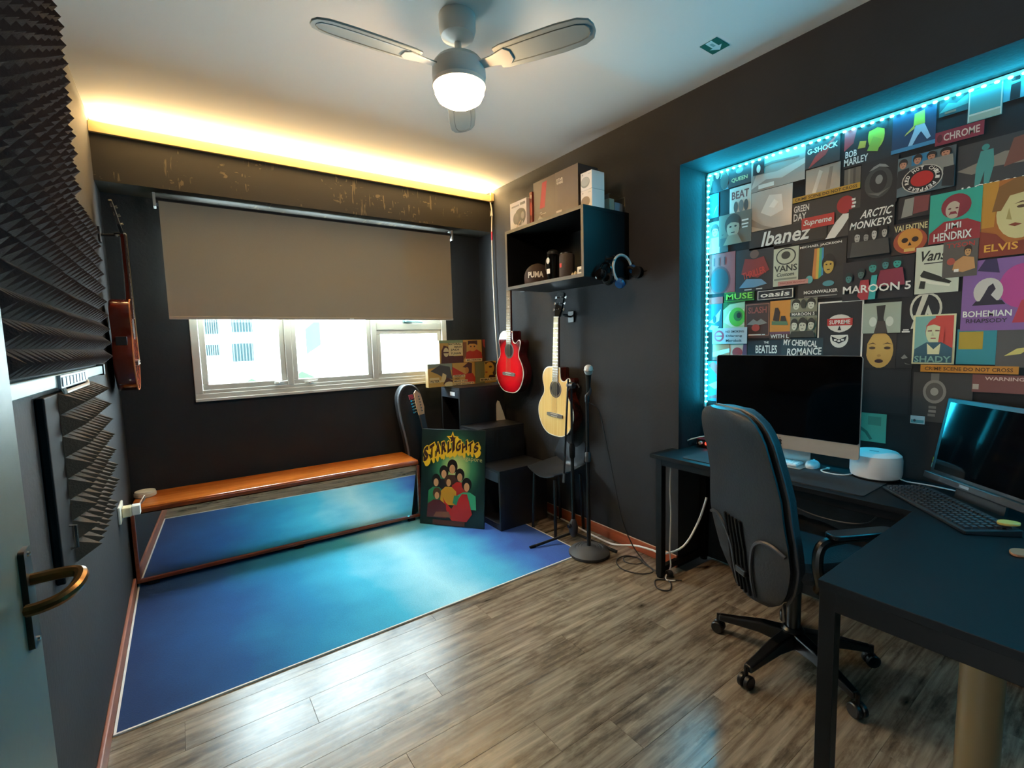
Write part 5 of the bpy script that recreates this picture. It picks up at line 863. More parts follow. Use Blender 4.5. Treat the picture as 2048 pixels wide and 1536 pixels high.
('dark sheet with ragged grey and red halves', 0.7049, 1.8004, 0.102, 0.0871, '#1d1a1b', [('p', '#8d8a80', [(0.1, 0.05), (0.2, 0.9), (0.5, 0.92), (0.46, 0.1)]), ('p', '#7d3a38', [(0.48, 0.15), (0.5, 0.95), (0.98, 0.9), (0.95, 0.2)])], 1, 'poster', 0.55),
('dark poster with orange skull and spiky pale lettering', 0.7223, 1.6536, 0.1216, 0.1287, '#2a1b16', [('t', '#d4c38a', 'VALENTINE', 0.5, 0.84, 0.2, 0.9), ('e', '#a94a2c', 0.5, 0.4, 0.46, 0.4), ('e', '#d28a34', 0.5, 0.46, 0.34, 0.34), ('e', '#2c160f', 0.36, 0.44, 0.09, 0.08), ('e', '#2c160f', 0.64, 0.44, 0.09, 0.08), ('p', '#2c160f', [(0.45, 0.26), (0.5, 0.38), (0.55, 0.26)]), ('r', '#e0b060', 0.5, 0.12, 0.3, 0.1)], 1, 'poster', 0.55),
('turquoise poster of a singer with red afro hair and two-line white name', 0.6015, 1.6779, 0.1515, 0.1937, '#2ea58c', [('e', '#8c2a35', 0.52, 0.7, 0.29, 0.24), ('p', '#9c2b2e', [(0, 0), (0.02, 0.22), (0.3, 0.42), (0.75, 0.42), (1, 0.3), (1, 0)]), ('e', '#c9b59a', 0.47, 0.63, 0.15, 0.17), ('e', '#6a2a2c', 0.4, 0.66, 0.03, 0.015), ('e', '#6a2a2c', 0.54, 0.66, 0.03, 0.015), ('r', '#7a2a2c', 0.47, 0.56, 0.1, 0.025), ('p', '#8c2a35', [(0.38, 0.53), (0.42, 0.6), (0.52, 0.6), (0.56, 0.53), (0.47, 0.57)]), ('p', '#8c2a35', [(0.56, 0.5), (0.6, 0.8), (0.7, 0.7), (0.66, 0.5)]), ('t', '#f2eee2', 'JIMI', 0.48, 0.3, 0.16, 0.32), ('t', '#f2eee2', 'HENDRIX', 0.48, 0.12, 0.16, 0.74)], 2, 'poster', 0.55),
('large orange portrait poster with pale face, at the right', 0.451, 1.6002, 0.1479, 0.2755, '#b4661f', [('p', '#c98a2a', [(0, 0.4), (0, 1), (0.3, 1), (0.25, 0.4)]), ('e', '#dcc98a', 0.7, 0.55, 0.42, 0.34), ('p', '#8a5a24', [(0.2, 0.6), (0.3, 0.92), (0.6, 1), (1, 1), (1, 0.82), (0.5, 0.78), (0.36, 0.6)]), ('e', '#5a3a1c', 0.72, 0.62, 0.09, 0.02), ('p', '#6a4420', [(0.58, 0.66), (0.72, 0.69), (0.86, 0.66), (0.72, 0.67)]), ('p', '#b59a58', [(0.5, 0.62), (0.46, 0.48), (0.56, 0.46)]), ('p', '#8a3a1e', [(0.5, 0.4), (0.62, 0.42), (0.74, 0.39), (0.62, 0.37)]), ('p', '#b08a4a', [(0.9, 0.3), (0.8, 0.5), (0.95, 0.7), (1, 0.5)]), ('p', '#8a3318', [(0, 0), (0, 0.36), (0.3, 0.3), (0.5, 0.16), (1, 0.2), (1, 0)]), ('t', '#e8a63a', 'ELVIS', 0.4, 0.12, 0.1, 0.6)], 1, 'poster', 0.55),
('pale green poster with black sneaker and script lettering', 0.6386, 1.4822, 0.1357, 0.1895, '#d3d6bd', [('t', '#23261f', 'Vans', 0.4, 0.8, 0.22, 0.62, 0.25), ('p', '#23261f', [(0.12, 0.4), (0.2, 0.5), (0.55, 0.36), (0.85, 0.22), (0.8, 0.18), (0.4, 0.28), (0.15, 0.36)]), ('p', '#f0eed8', [(0.12, 0.36), (0.4, 0.26), (0.82, 0.16), (0.8, 0.12), (0.35, 0.2), (0.12, 0.3)]), ('p', '#23261f', [(0.1, 0.12), (0.14, 0.28), (0.26, 0.26), (0.24, 0.1)]), ('r', '#23261f', 0.5, 0.64, 0.6, 0.02)], 1, 'poster', 0.55),
('grey brown poster of a bare chested boxer', 0.553, 1.5377, 0.1011, 0.1407, '#5d554c', [('t', '#b83a32', 'TYSON', 0.5, 0.88, 0.13, 0.8), ('e', '#3a2416', 0.72, 0.7164, 0.118, 0.1365), ('e', '#c9925a', 0.72, 0.6696000000000001, 0.08800000000000001, 0.11960000000000001), ('p', '#3a2416', [(0.6399999999999999, 0.7775000000000001), (0.638, 0.7190000000000001), (0.69, 0.7476), (0.75, 0.7398), (0.8019999999999999, 0.7190000000000001), (0.8, 0.7775000000000001), (0.72, 0.8230000000000001)]), ('e', '#1a1412', 0.6839999999999999, 0.6904, 0.017, 0.0117), ('e', '#1a1412', 0.756, 0.6904, 0.017, 0.0117), ('r', '#1a1412', 0.72, 0.6124, 0.05, 0.013000000000000001), ('p', '#c9925a', [(0.3, 0.2), (0.35, 0.42), (0.6, 0.56), (0.9, 0.5), (0.95, 0.2), (0.6, 0.12)]), ('e', '#b4503c', 0.25, 0.44, 0.12, 0.1), ('r', '#f2eee2', 0.42, 0.18, 0.14, 0.08)], 3, 'poster', 0.55),
('dark wide poster of coloured band members with large thin white band name', 0.8991, 1.4751, 0.2567, 0.1737, '#1f1d22', [('e', '#10282a', 0.44, 0.8355600000000001, 0.07079999999999999, 0.13335), ('e', '#2f8f86', 0.44, 0.7898400000000001, 0.0528, 0.11684000000000001), ('p', '#10282a', [(0.392, 0.8952500000000001), (0.39080000000000004, 0.8381000000000001), (0.422, 0.86604), (0.458, 0.8584200000000001), (0.48919999999999997, 0.8381000000000001), (0.488, 0.8952500000000001), (0.44, 0.9397000000000001)]), ('e', '#1a1412', 0.4184, 0.81016, 0.0102, 0.01143), ('e', '#1a1412', 0.4616, 0.81016, 0.0102, 0.01143), ('r', '#1a1412', 0.44, 0.7339600000000001, 0.03, 0.012700000000000001), ('e', '#10282a', 0.62, 0.8722, 0.059, 0.12075000000000001), ('e', '#3a7d80', 0.62, 0.8308, 0.044000000000000004, 0.1058), ('p', '#10282a', [(0.58, 0.92625), (0.579, 0.8744999999999999), (0.605, 0.8997999999999999), (0.635, 0.8929), (0.661, 0.8744999999999999), (0.66, 0.92625), (0.62, 0.9665)]), ('e', '#1a1412', 0.602, 0.8492, 0.0085, 0.01035), ('e', '#1a1412', 0.638, 0.8492, 0.0085, 0.01035), ('r', '#1a1412', 0.62, 0.7802, 0.025, 0.011500000000000002), ('e', '#10282a', 0.78, 0.8722, 0.07079999999999999, 0.12075000000000001), ('e', '#2f9a8a', 0.78, 0.8308, 0.0528, 0.1058), ('p', '#10282a', [(0.732, 0.92625), (0.7308, 0.8744999999999999), (0.762, 0.8997999999999999), (0.798, 0.8929), (0.8292, 0.8744999999999999), (0.8280000000000001, 0.92625), (0.78, 0.9665)]), ('e', '#1a1412', 0.7584000000000001, 0.8492, 0.0102, 0.01035), ('e', '#1a1412', 0.8016, 0.8492, 0.0102, 0.01035), ('r', '#1a1412', 0.78, 0.7802, 0.03, 0.011500000000000002), ('e', '#10282a', 0.28, 0.6922, 0.059, 0.12075000000000001), ('e', '#4a6a66', 0.28, 0.6508, 0.044000000000000004, 0.1058), ('p', '#10282a', [(0.24000000000000002, 0.7462500000000001), (0.23900000000000002, 0.6945), (0.265, 0.7198), (0.29500000000000004, 0.7129000000000001), (0.321, 0.6945), (0.32000000000000006, 0.7462500000000001), (0.28, 0.7865000000000001)]), ('e', '#1a1412', 0.262, 0.6692, 0.0085, 0.01035), ('e', '#1a1412', 0.29800000000000004, 0.6692, 0.0085, 0.01035), ('r', '#1a1412', 0.28, 0.6002000000000001, 0.025, 0.011500000000000002), ('e', '#10282a', 0.1, 0.6122, 0.059, 0.12075000000000001), ('e', '#3a7a76', 0.1, 0.5708, 0.044000000000000004, 0.1058), ('p', '#10282a', [(0.06, 0.66625), (0.059000000000000004, 0.6144999999999999), (0.085, 0.6397999999999999), (0.115, 0.6329), (0.14100000000000001, 0.6144999999999999), (0.14, 0.66625), (0.1, 0.7065)]), ('e', '#1a1412', 0.082, 0.5892, 0.0085, 0.01035), ('e', '#1a1412', 0.11800000000000001, 0.5892, 0.0085, 0.01035), ('r', '#1a1412', 0.1, 0.5202, 0.025, 0.011500000000000002), ('p', '#8a2a3f', [(0.5, 0.3), (0.56, 0.7), (0.86, 0.72), (0.9, 0.3)]), ('p', '#a82f38', [(0.24, 0.1), (0.28, 0.5), (0.4, 0.5), (0.44, 0), (0.3, 0)]), ('p', '#36a9a6', [(0.4, 0), (0.44, 0.6), (0.52, 0.6), (0.5, 0)]), ('t', '#f2eee2', 'MAROON 5', 0.5, 0.28, 0.2, 0.96)], 2, 'poster', 0.55),
('large purple poster with pale moon, small dark figure and white lettering', 0.4903, 1.3255, 0.2013, 0.2673, '#8a5f9a', [('e', '#c0448a', 0.8, 0.6, 0.3, 0.3), ('e', '#d6cdbf', 0.36, 0.55, 0.2, 0.19), ('p', '#2a1d2c', [(0.24, 0.4), (0.3, 0.5), (0.36, 0.62), (0.42, 0.66), (0.46, 0.58), (0.4, 0.5), (0.5, 0.4)]), ('p', '#2a1d2c', [(0.15, 0.36), (0.6, 0.36), (0.55, 0.42), (0.2, 0.42)]), ('p', '#3a2a50', [(0.2, 0.85), (0.3, 1), (0.45, 1), (0.5, 0.8)]), ('p', '#c23a4a', [(0.7, 0.1), (0.8, 0.4), (1, 0.46), (1, 0.1)]), ('t', '#f2eee2', 'BOHEMIAN', 0.36, 0.24, 0.09, 0.66), ('t', '#3f3040', 'RHAPSODY', 0.36, 0.14, 0.06, 0.56)], 2, 'poster', 0.55),
('dark photo poster with teal dancer and spaced white lettering', 0.5268, 1.8484, 0.2134, 0.1889, '#3c3a3a', [('p', '#8a8070', [(0, 0.5), (0.3, 0.6), (0.6, 0.7), (1, 0.6), (1, 0.4), (0.5, 0.45), (0.2, 0.38)]), ('e', '#3f8f86', 0.36, 0.86, 0.05, 0.06), ('p', '#4a948c', [(0.25, 0.5), (0.3, 0.8), (0.46, 0.8), (0.48, 0.5), (0.42, 0.1), (0.36, 0.1), (0.36, 0.4), (0.3, 0.1), (0.24, 0.1)]), ('p', '#7d4a3a', [(0.6, 0.4), (0.7, 0.9), (1, 0.95), (1, 0.5)]), ('t', '#f2eee2', 'JACKSON', 0.45, 0.1, 0.12, 0.8)], 0, 'poster', 0.55),
('maroon strip with blocky pale lettering', 0.596, 2.0588, 0.1398, 0.0515, '#8d2f3f', [('t', '#dcc9b8', 'CHROME', 0.55, 0.5, 0.55, 0.74), ('e', '#5d1f2c', 0.1, 0.5, 0.06, 0.3)], 3, 'poster', 0.55),
('dark blue poster of a dancer in pale trousers', 0.7406, 2.0764, 0.1425, 0.1562, '#1b3350', [('p', '#9fb9c9', [(0.36, 0.0), (0.5, 0.4), (0.56, 0.62), (0.74, 0.6), (0.9, 0.2), (0.82, 0.16), (0.68, 0.4), (0.6, 0.3), (0.44, 0)]), ('p', '#a3b83c', [(0.5, 0.58), (0.52, 0.88), (0.74, 0.92), (0.76, 0.58)]), ('p', '#c3a94a', [(0.3, 0.38), (0.34, 0.44), (0.52, 0.6), (0.54, 0.52)]), ('r', '#3f7fa0', 0.5, 0.05, 1, 0.1)], 0, 'poster', 0.55),
('small dark green photo under the light strip', 0.5899, 2.1689, 0.083, 0.0749, '#2c4a4d', [('p', '#4f7f78', [(0, 0.2), (0.3, 0.6), (0.6, 0.5), (1, 0.8), (1, 0.3)]), ('r', '#88604a', 0.4, 0.14, 0.4, 0.1)], 0, 'poster', 0.55),
('pale turquoise poster with white border under the light strip', 0.5049, 2.1138, 0.0926, 0.1297, '#7fb3ad', [('r', '#cfe0d4', 0.5, 0.5, 0.96, 0.96), ('r', '#4f9a9a', 0.5, 0.58, 0.9, 0.7), ('r', '#9fb3a0', 0.5, 0.1, 0.9, 0.16)], 2, 'poster', 0.55),
('light blue poster of a black clad walking figure at the upper right', 0.4122, 2.1544, 0.0856, 0.0974, '#58a9b8', [('e', '#16161a', 0.35, 0.72, 0.14, 0.12), ('p', '#16161a', [(0.2, 0.0), (0.22, 0.55), (0.5, 0.58), (0.5, 0.0)]), ('r', '#9fd0d6', 0.34, 0.63, 0.24, 0.04)], 0, 'poster', 0.55),
('pale grey green poster with a dark blurred figure', 0.8164, 1.3251, 0.1374, 0.1323, '#aab39f', [('p', '#2f2e2a', [(0.38, 0.0), (0.4, 0.5), (0.36, 0.9), (0.6, 0.92), (0.56, 0.5), (0.64, 0.0)]), ('e', '#d9dccb', 0.28, 0.38, 0.1, 0.16), ('e', '#d9dccb', 0.72, 0.38, 0.1, 0.16), ('p', '#4a4039', [(0.32, 0.0), (0.4, 0.4), (0.6, 0.4), (0.68, 0.0)])], 1, 'poster', 0.55),
('black poster with white ring and angular strokes inside', 0.6793, 1.3233, 0.1914, 0.1571, '#17171a', [('e', '#d6d1bb', 0.42, 0.62, 0.27, 0.44), ('e', '#17171a', 0.42, 0.62, 0.23, 0.37), ('p', '#d6d1bb', [(0.18, 0.1), (0.26, 0.12), (0.46, 1.0), (0.36, 1.0)]), ('p', '#d6d1bb', [(0.36, 0.2), (0.46, 0.72), (0.6, 0.22), (0.53, 0.2), (0.46, 0.5), (0.42, 0.2)]), ('r', '#f2eee2', 0.1, 0.08, 0.1, 0.03), ('r', '#f2eee2', 0.1, 0.03, 0.14, 0.04)], 1, 'poster', 0.55),
('poster of a mustard toned woman face with dark lips', 0.8104, 1.1714, 0.119, 0.1526, '#2a2320', [('e', '#cfa455', 0.5, 0.52, 0.42, 0.52), ('p', '#2a2320', [(0.0, 0.2), (0.0, 1), (0.3, 1), (0.12, 0.7), (0.1, 0.3)]), ('e', '#4a3420', 0.28, 0.58, 0.1, 0.04), ('e', '#4a3420', 0.74, 0.58, 0.1, 0.04), ('p', '#5d4224', [(0.14, 0.68), (0.3, 0.74), (0.4, 0.68), (0.3, 0.7)]), ('p', '#5d4224', [(0.6, 0.68), (0.74, 0.74), (0.9, 0.68), (0.74, 0.7)]), ('e', '#3a1a1e', 0.5, 0.2, 0.13, 0.055), ('e', '#b58a42', 0.5, 0.36, 0.06, 0.04)], 0, 'poster', 0.55),
('narrow black sheet with white scratches between two portraits', 0.6905, 1.1728, 0.0575, 0.1489, '#1d1b1b', [('p', '#8d8a84', [(0.3, 0.3), (0.5, 0.4), (0.7, 0.3), (0.4, 0.26)]), ('p', '#77746f', [(0.5, 0.16), (0.9, 0.1), (0.6, 0.12)])], 0, 'poster', 0.55),
('cream bordered poster of a man in suit, half red half pale blue', 0.6348, 1.1937, 0.1327, 0.2018, '#e6dfae', [('r', '#7fb0a4', 0.3, 0.5, 0.5, 0.94), ('r', '#d24a3e', 0.74, 0.5, 0.42, 0.94), ('e', '#d24a3e', 0.56, 0.66, 0.25, 0.27), ('e', '#dfe0b0', 0.52, 0.64, 0.2, 0.24), ('p', '#d24a3e', [(0.3, 0.76), (0.5, 0.92), (0.72, 0.82), (0.7, 0.74), (0.5, 0.8)]), ('p', '#7a4a40', [(0.36, 0.68), (0.46, 0.69), (0.46, 0.66), (0.36, 0.66)]), ('p', '#7a4a40', [(0.54, 0.69), (0.64, 0.68), (0.64, 0.66), (0.54, 0.66)]), ('r', '#b05a4a', 0.5, 0.52, 0.12, 0.02), ('p', '#c9c49a', [(0.48, 0.66), (0.45, 0.57), (0.52, 0.57)]), ('p', '#d24a3e', [(0.62, 0.42), (0.66, 0.8), (0.76, 0.74), (0.74, 0.44)]), ('p', '#2e5563', [(0.04, 0.03), (0.06, 0.3), (0.34, 0.44), (0.7, 0.44), (0.95, 0.32), (0.95, 0.03)]), ('p', '#e6dfae', [(0.38, 0.2), (0.36, 0.42), (0.52, 0.3), (0.68, 0.42), (0.66, 0.2)]), ('t', '#86b5a6', 'SHADY', 0.5, 0.1, 0.13, 0.86)], 3, 'poster', 0.55),
('plain turquoise poster with yellow upper half beside the cream poster', 0.4977, 1.1948, 0.1108, 0.1372, '#2d8d98', [('r', '#b89a2c', 0.36, 0.68, 0.62, 0.5)], 1, 'poster', 0.55),
('dark grey sheet with small yellow triangle', 0.3865, 1.1861, 0.1078, 0.1401, '#55504b', [('p', '#d9c46a', [(0.2, 0.3), (0.5, 0.5), (0.85, 0.55), (0.6, 0.36)])], 1, 'poster', 0.55),
('orange warning tape strip below the cream bordered poster', 0.6037, 1.1608, 0.2808, 0.0293, '#d08a28', [('t', '#5a3a10', 'CRIME SCENE DO NOT CROSS', 0.5, 0.5, 0.5, 0.9)], 4, 'tape_strip', 0.55),
('plain black poster to the right of the computer', 0.8061, 0.9678, 0.1702, 0.2013, '#0e0f12', [('r', '#17191d', 0.5, 0.5, 0.92, 0.92)], 0, 'poster', 0.55),
('dark brown poster of a grey wristwatch', 0.6268, 0.9528, 0.1833, 0.2048, '#3d3a37', [('e', '#8d897f', 0.38, 0.62, 0.2, 0.24), ('e', '#5d5952', 0.38, 0.62, 0.15, 0.18), ('e', '#a9a59a', 0.38, 0.62, 0.07, 0.08), ('r', '#77736a', 0.38, 0.92, 0.14, 0.14), ('r', '#77736a', 0.36, 0.3, 0.13, 0.05), ('r', '#8d897f', 0.36, 0.22, 0.13, 0.05), ('r', '#77736a', 0.35, 0.14, 0.13, 0.05)], 1, 'poster', 0.55),
('dull red warning sign strip above the small monitor', 0.4464, 1.0879, 0.1745, 0.0688, '#7d4a42', [('t', '#d9b9a8', 'WARNING', 0.5, 0.78, 0.2, 0.6), ('r', '#b9b3a2', 0.06, 0.3, 0.1, 0.3)], 1, 'poster', 0.55),
('sea green sheet with grey block of lettering beside the computer', 0.8107, 0.8368, 0.0979, 0.1299, '#4fae94', [('r', '#3f8d7a', 0.56, 0.74, 0.5, 0.3), ('p', '#2b6f60', [(0.05, 0.5), (0.3, 0.36), (0.5, 0.1), (0.4, 0.06), (0.2, 0.3), (0, 0.4)])], 1, 'poster', 0.55),
('small white sticker below the wristwatch poster', 0.6296, 0.94, 0.0469, 0.0336, '#b7d0d2', [('r', '#4f9aa3', 0.5, 0.3, 0.9, 0.4), ('e', '#33444a', 0.3, 0.4, 0.1, 0.16)], 2, 'sticker', 0.55),
]
for i, (label, y, z, w, h, paper, art, layer, name, rough) in enumerate(POSTERS): poster(name, label, y, z, w, h, paper, art, layer, rough, i)

# ================================================================= DESK
ZD = .70
dk = thing('corner_desk', 'black L shaped corner desk with metal legs', 'desk', (2.09, .497, 0))
poly = [(2.065,1.63),(2.262,1.63),(2.262,1.583),(2.515,1.583),(2.515,-.06),(1.305,-.06),(1.305,.497),(2.065,.497)]
def loc(p): return (p[0]-2.09, p[1]-.497)
MB().prism([loc(p) for p in poly], ZD-.022, ZD).build('desktop', mat('#070a0d', .55, bump=(300, .05), spec=.22), dk, 0, .002)
M_LEG = mat('#060607', .5, spec=.3)
def rail(a, b, z0, z1, w=.03, nm='rail'):
    (x0, y0), (x1, y1) = loc(a), loc(b); 
    if abs(x1-x0) > abs(y1-y0): MB().bb(min(x0,x1), max(x0,x1), y0-w/2, y0+w/2, z0, z1).build(nm, M_LEG, dk, 0, .002)
    else: MB().bb(x0-w/2, x0+w/2, min(y0,y1), max(y0,y1), z0, z1).build(nm, M_LEG, dk, 0, .002)
zr = ZD-.0225
rail((2.095,1.56),(2.095,.515), zr-.035, zr); rail((1.36,.475),(2.08,.475), zr-.045, zr); rail((1.33,-.02),(1.33,.46), zr-.055, zr); rail((2.49,1.56),(2.49,-.02), zr-.03, zr); rail((1.36,-.035),(2.48,-.035), zr-.03, zr)
for x, y_ in ((2.105,1.585),(2.49,1.565),(1.335,.478),(1.335,-.035),(2.49,-.035)):
    a, b = loc((x, y_)); g_ = MB().bb(a-.019, a+.019, b-.019, b+.019, .012, zr).build('leg', M_LEG, dk, 0, .002)
    MB().lathe([(0,0),(.02,0),(.022,.006),(.018,.013),(0,.013)], 12, Matrix.Translation((a, b, 0))).build('foot', M_BLACKM, g_)
rail((2.12,1.585),(2.475,1.585), .03, .06); MB().lathe([(0,-.016),(.018,-.014),(.02,0),(.018,.014),(0,.016)], 14, Matrix.Translation((*loc((2.135,1.55)), .021)) @ Matrix.Rotation(radians(70), 4, 'Z') @ Matrix.Rotation(pi/2, 4, 'X')).build('levelling_knob', mat('#2a2a2c', .5), dk)
pst = thing('round_post', 'beige round post standing under the near desk corner', 'post', (1.70, .245, 0))
MB().lathe([(0,0),(.06,0),(.06,.006),(.046,.012),(.045,.60),(.058,.61),(.058,.62),(0,.62)], 28).build('tube', mat('#665639', .35), pst)

# desk mat, computer
MB_ = MB().prism(rrect(.36, .80, .012), 0, .004).build('desk_mat', mat('#1e1e20', .8, bump=(400, .1)), None, 0)
tag(MB_, 'large black desk mat in front of the computer', 'desk mat'); MB_.location = (2.285, 1.055, ZD+.0002)
im = thing('desktop_computer', 'large silver all in one computer with black screen on the desk', 'computer', (2.30, 1.059, ZD+.0003), -pi/2)
w2 = .323; zb, ztop = .093, .533
def pl(w, h, r, cz): return rrect(w, h, r, 4, 0, cz)
sh_ = [(.0, 1.0), (.004, 1.0), (.012, .97), (.030, .72), (.042, .4)]
cz = (zb+ztop)/2
MB().loft([[(x*k, y_, cz+(z-cz)*k) for x, z in pl(2*w2, ztop-zb, .014, cz)] for y_, k in sh_]).build('back_shell', M_ALU, im)
MB().prism(pl(2*w2-.006, ztop-zb-.067, .010, (zb+.064+ztop)/2), 0, .0016, Matrix(((1,0,0,0),(0,0,-1,0),(0,1,0,0),(0,0,0,1)))).build('screen', mat('#020203', .08, spec=.35), im)
chn = MB().prism(pl(2*w2-.004, .062, .008, zb+.032), 0, .0014, Matrix(((1,0,0,0),(0,0,-1,0),(0,1,0,0),(0,0,0,1)))).build('chin', mat('#b4aca0', .45, .35), im)
ap = [(0,.010),(.005,.0125),(.010,.010),(.0125,.004),(.010,.0),(.0105,-.005),(.013,-.008),(.010,-.014),(.006,-.0165),(.0,-.015),(-.006,-.0165),(-.011,-.012),(-.0135,-.004),(-.012,.006),(-.007,.0115)]
mb = MB(); mb.add([(x, -.0018, zb+.032+z) for x, z in ap], [tuple(range(len(ap)))]); mb.add([(x, -.0018, zb+.032+z) for x, z in ((.0,.0135),(.001,.018),(.006,.020),(.005,.0155))], [(0,1,2,3)]); mb.build('emblem', mat('#0a0a0a', .3), chn, 0)
MB().bb(-.095, .095, .10, .107, .006, .26).build('stand_neck', M_ALU, im, 0, .003); MB().bb(-.095, .095, -.0, .155, .0045, .009).build('stand_foot', M_ALU, im, 0, .003)
kb = thing('white_keyboard', 'slim white keyboard pushed under the computer', 'keyboard', (2.375, 1.125, ZD+.010), -pi/2)
MB().prism(rrect(.27, .11, .008), 0, .009).build('case', mat('#d6dade', .35), kb, .6, .002)
km = MB().bb(-.0075, .0075, -.0075, .0075, 0, .003).build('key', mat('#eef0f0', .4), kb, 0); kmesh = km.data; bpy.data.objects.remove(km)
for r in range(5):
    for c in range(14):
        o = bpy.data.objects.new('key', kmesh); COL.objects.link(o); o.parent = kb; o.location = (-.122+.0188*c, -.042+.0195*r, .009)
mo = thing('white_mouse', 'white computer mouse beside the white keyboard', 'mouse', (2.405, .955, ZD+.0045), radians(-80))
rings = []
for i in range(7):
    a = pi/2*i/6; rings.append([(.030*cos(a)**.6*cos(2*pi*k/20) if cos(a) > 0 else 0, .055*(cos(a)**.6 if cos(a) > 1e-6 else 0)*sin(2*pi*k/20), .004+.024*sin(a)) for k in range(20)])
MB().loft([[(x, y_, 0) for x, y_, z in rings[0]]] + rings[:-1]).build('shell', mat('#e6eaec', .25), mo)
MB().bb(-.004, .004, .02, .035, .0245, .0285).build('scroll_strip', mat('#b9bec2', .4), mo, 0, .001)
# smart speaker
ss = thing('smart_speaker', 'white drum shaped speaker on the desk right of the computer', 'speaker', (2.425, .715, ZD+.0003))
MB().lathe([(0,.006),(.075,.006),(.088,.014),(.092,.03),(.092,.085),(.088,.105),(.074,.118),(.05,.123),(0,.124)], 40).build('body', mat('#e4e2de', .5), ss)
MB().lathe([(0,0),(.08,0),(.086,.006),(0,.006)], 32).build('foot_ring', M_BLACKM, ss)
MB().bb(-.035, -.028, -.018, .014, .1236, .1250).build('top_slot', mat('#8a9296', .4), ss, 0)
MB().tube(smooth_pts([(-.02,-.09,.02),(.0,-.11,.008),(.02,-.16,.004),(.01,-.25,.004),(-.03,-.33,.004)], 4), .003, 6).build('cord', mat('#d8d8d6', .4), ss)
wcb = thing('charging_cable', 'white charging cable lying on the desk under the computer', 'cable', (2.36, .86, ZD+.0045))
MB().tube(smooth_pts([(.04,.03,.003),(.0,.04,.003),(-.03,.01,.003),(-.02,-.05,.003),(.03,-.07,.003)], 5), .003, 6).build('cord', mat('#dcdcd8', .45), wcb); MB().box((.045,.03,.004), (.02,.012,.007)).build('connector', mat('#dcdcd8', .4), wcb, 0, .001)
# audio interface with adapter
ai = thing('audio_interface', 'red audio interface with knobs at the far desk end', 'audio interface', (2.40, 1.475, ZD+.0003), -pi/2)
MB().bb(-.085, .085, 0, .10, .004, .048).build('case', mat('#8a1a1e', .35, .3), ai, 0, .003); MB().bb(-.083, .083, -.002, 0, .006, .046).build('front_plate', mat('#1a0e10', .5), ai, 0)
for x in (-.055, .02, .055): MB().lathe([(0,0),(.010,0),(.009,.014),(0,.015)], 14, Matrix(((1,0,0,x),(0,0,-1,-.002),(0,1,0,.026),(0,0,0,1)))).build('knob', mat('#b9b6b0', .4), ai)
MB().lathe([(0,0),(.009,0),(.009,.006),(0,.008)], 12, Matrix(((1,0,0,-.02),(0,0,-1,-.002),(0,1,0,.026),(0,0,0,1)))).build('lit_button', mat('#ff3020', .4, emit=4), ai)
for x in (-.06, -.03): MB().lathe([(0,.048),(.007,.048),(.007,.049),(0,.049)], 10, Matrix.Translation((x, .03, 0))).build('screw', M_STEEL, ai)
ad = thing('power_adapter', 'white power adapter lying on the red audio interface', 'adapter', (2.445, 1.455, ZD+.0495), radians(-15))
MB().bb(-.03, .03, -.04, .04, 0, .032).build('body', mat('#e6e2da', .4), ad, 0, .005)
MB().tube(smooth_pts([(-.03,.0,.016),(-.07,.03,.02),(-.12,.10,-.01),(-.14,.13,-.045)], 4), .0035, 6).build('cord', mat('#dcd8d0', .45), ad)
sb = thing('small_white_box', 'slim white sensor box standing in the niche corner behind the adapter', 'box', (2.49, 1.50, ZD+.0003))
MB().bb(-.015, .015, -.035, .035, 0, .13).build('body', mat('#d8dcdc', .4), sb, 0, .004); MB().bb(-.017, -.015, -.02, .02, .09, .115).build('window', mat('#2a2c30', .3), sb, 0)

# small monitor, black keyboard, bits
u_ = Vector((-.655, -.756, 0)).normalized(); nf = Vector((u_.y, -u_.x, 0)); nf = nf if nf.dot(Vector((-1, 0, 0))) > 0 else -nf   # faces the chair
P0 = Vector((2.43, .54, ZD))
tl = radians(10); vu = Vector((0,0,1))*cos(tl) - nf*sin(tl); vn = u_.cross(vu)
if vn.dot(nf) < 0: vn = -vn
Mm = Matrix(((u_.x,vu.x,vn.x,P0.x),(u_.y,vu.y,vn.y,P0.y),(u_.z,vu.z,vn.z,P0.z+.045),(0,0,0,1)))
mn = thing('small_monitor', 'small black monitor turned towards the office chair, at the right edge', 'monitor', M=Mm)
MB().bb(0, .44, 0, .325, -.022, 0).build('housing', mat('#101114', .35), mn, 0, .004)
MB().bb(.018, .422, .035, .308, 0, .0012).build('screen', mat('#050608', .06, spec=.3), mn, 0)
MB().bb(0, .44, -.004, .024, 0, .022).build('lower_lip', mat('#1c1d20', .4), mn, 0, .004)
MB().bb(.17, .21, .006, .016, .022, .0226).build('name_badge', mat('#8a8c90', .35, .7), mn, 0)
MB().bb(.12, .32, -.05, -.004, -.02, -.012).build('stand_neck', M_BLACK, mn, 0)
MB().bb(-.0012, .0, .062, .082, -.016, -.001).build('yellow_tab', mat('#b8c83a', .5), mn, 0); MB().bb(-.0012, .0, .040, .058, -.016, -.001).build('teal_tab', mat('#5fb8b0', .5), mn, 0)
MB().bb(.36, .40, .302, .315, .0012, .0018).build('green_tab', mat('#5fd09a', .5), mn, 0)
sbm = MB().box((0,0,.004), (.22,.15,.008)); fo = sbm.build('stand_foot', M_BLACK, mn, 0, .003)
fo.matrix_world = Matrix.Translation((P0 + u_*.22 - nf*.01 + Vector((0,0,.0005)))) @ Matrix.Rotation(math.atan2(u_.y, u_.x), 4, 'Z')
fo.matrix_parent_inverse = Mm.inverted()
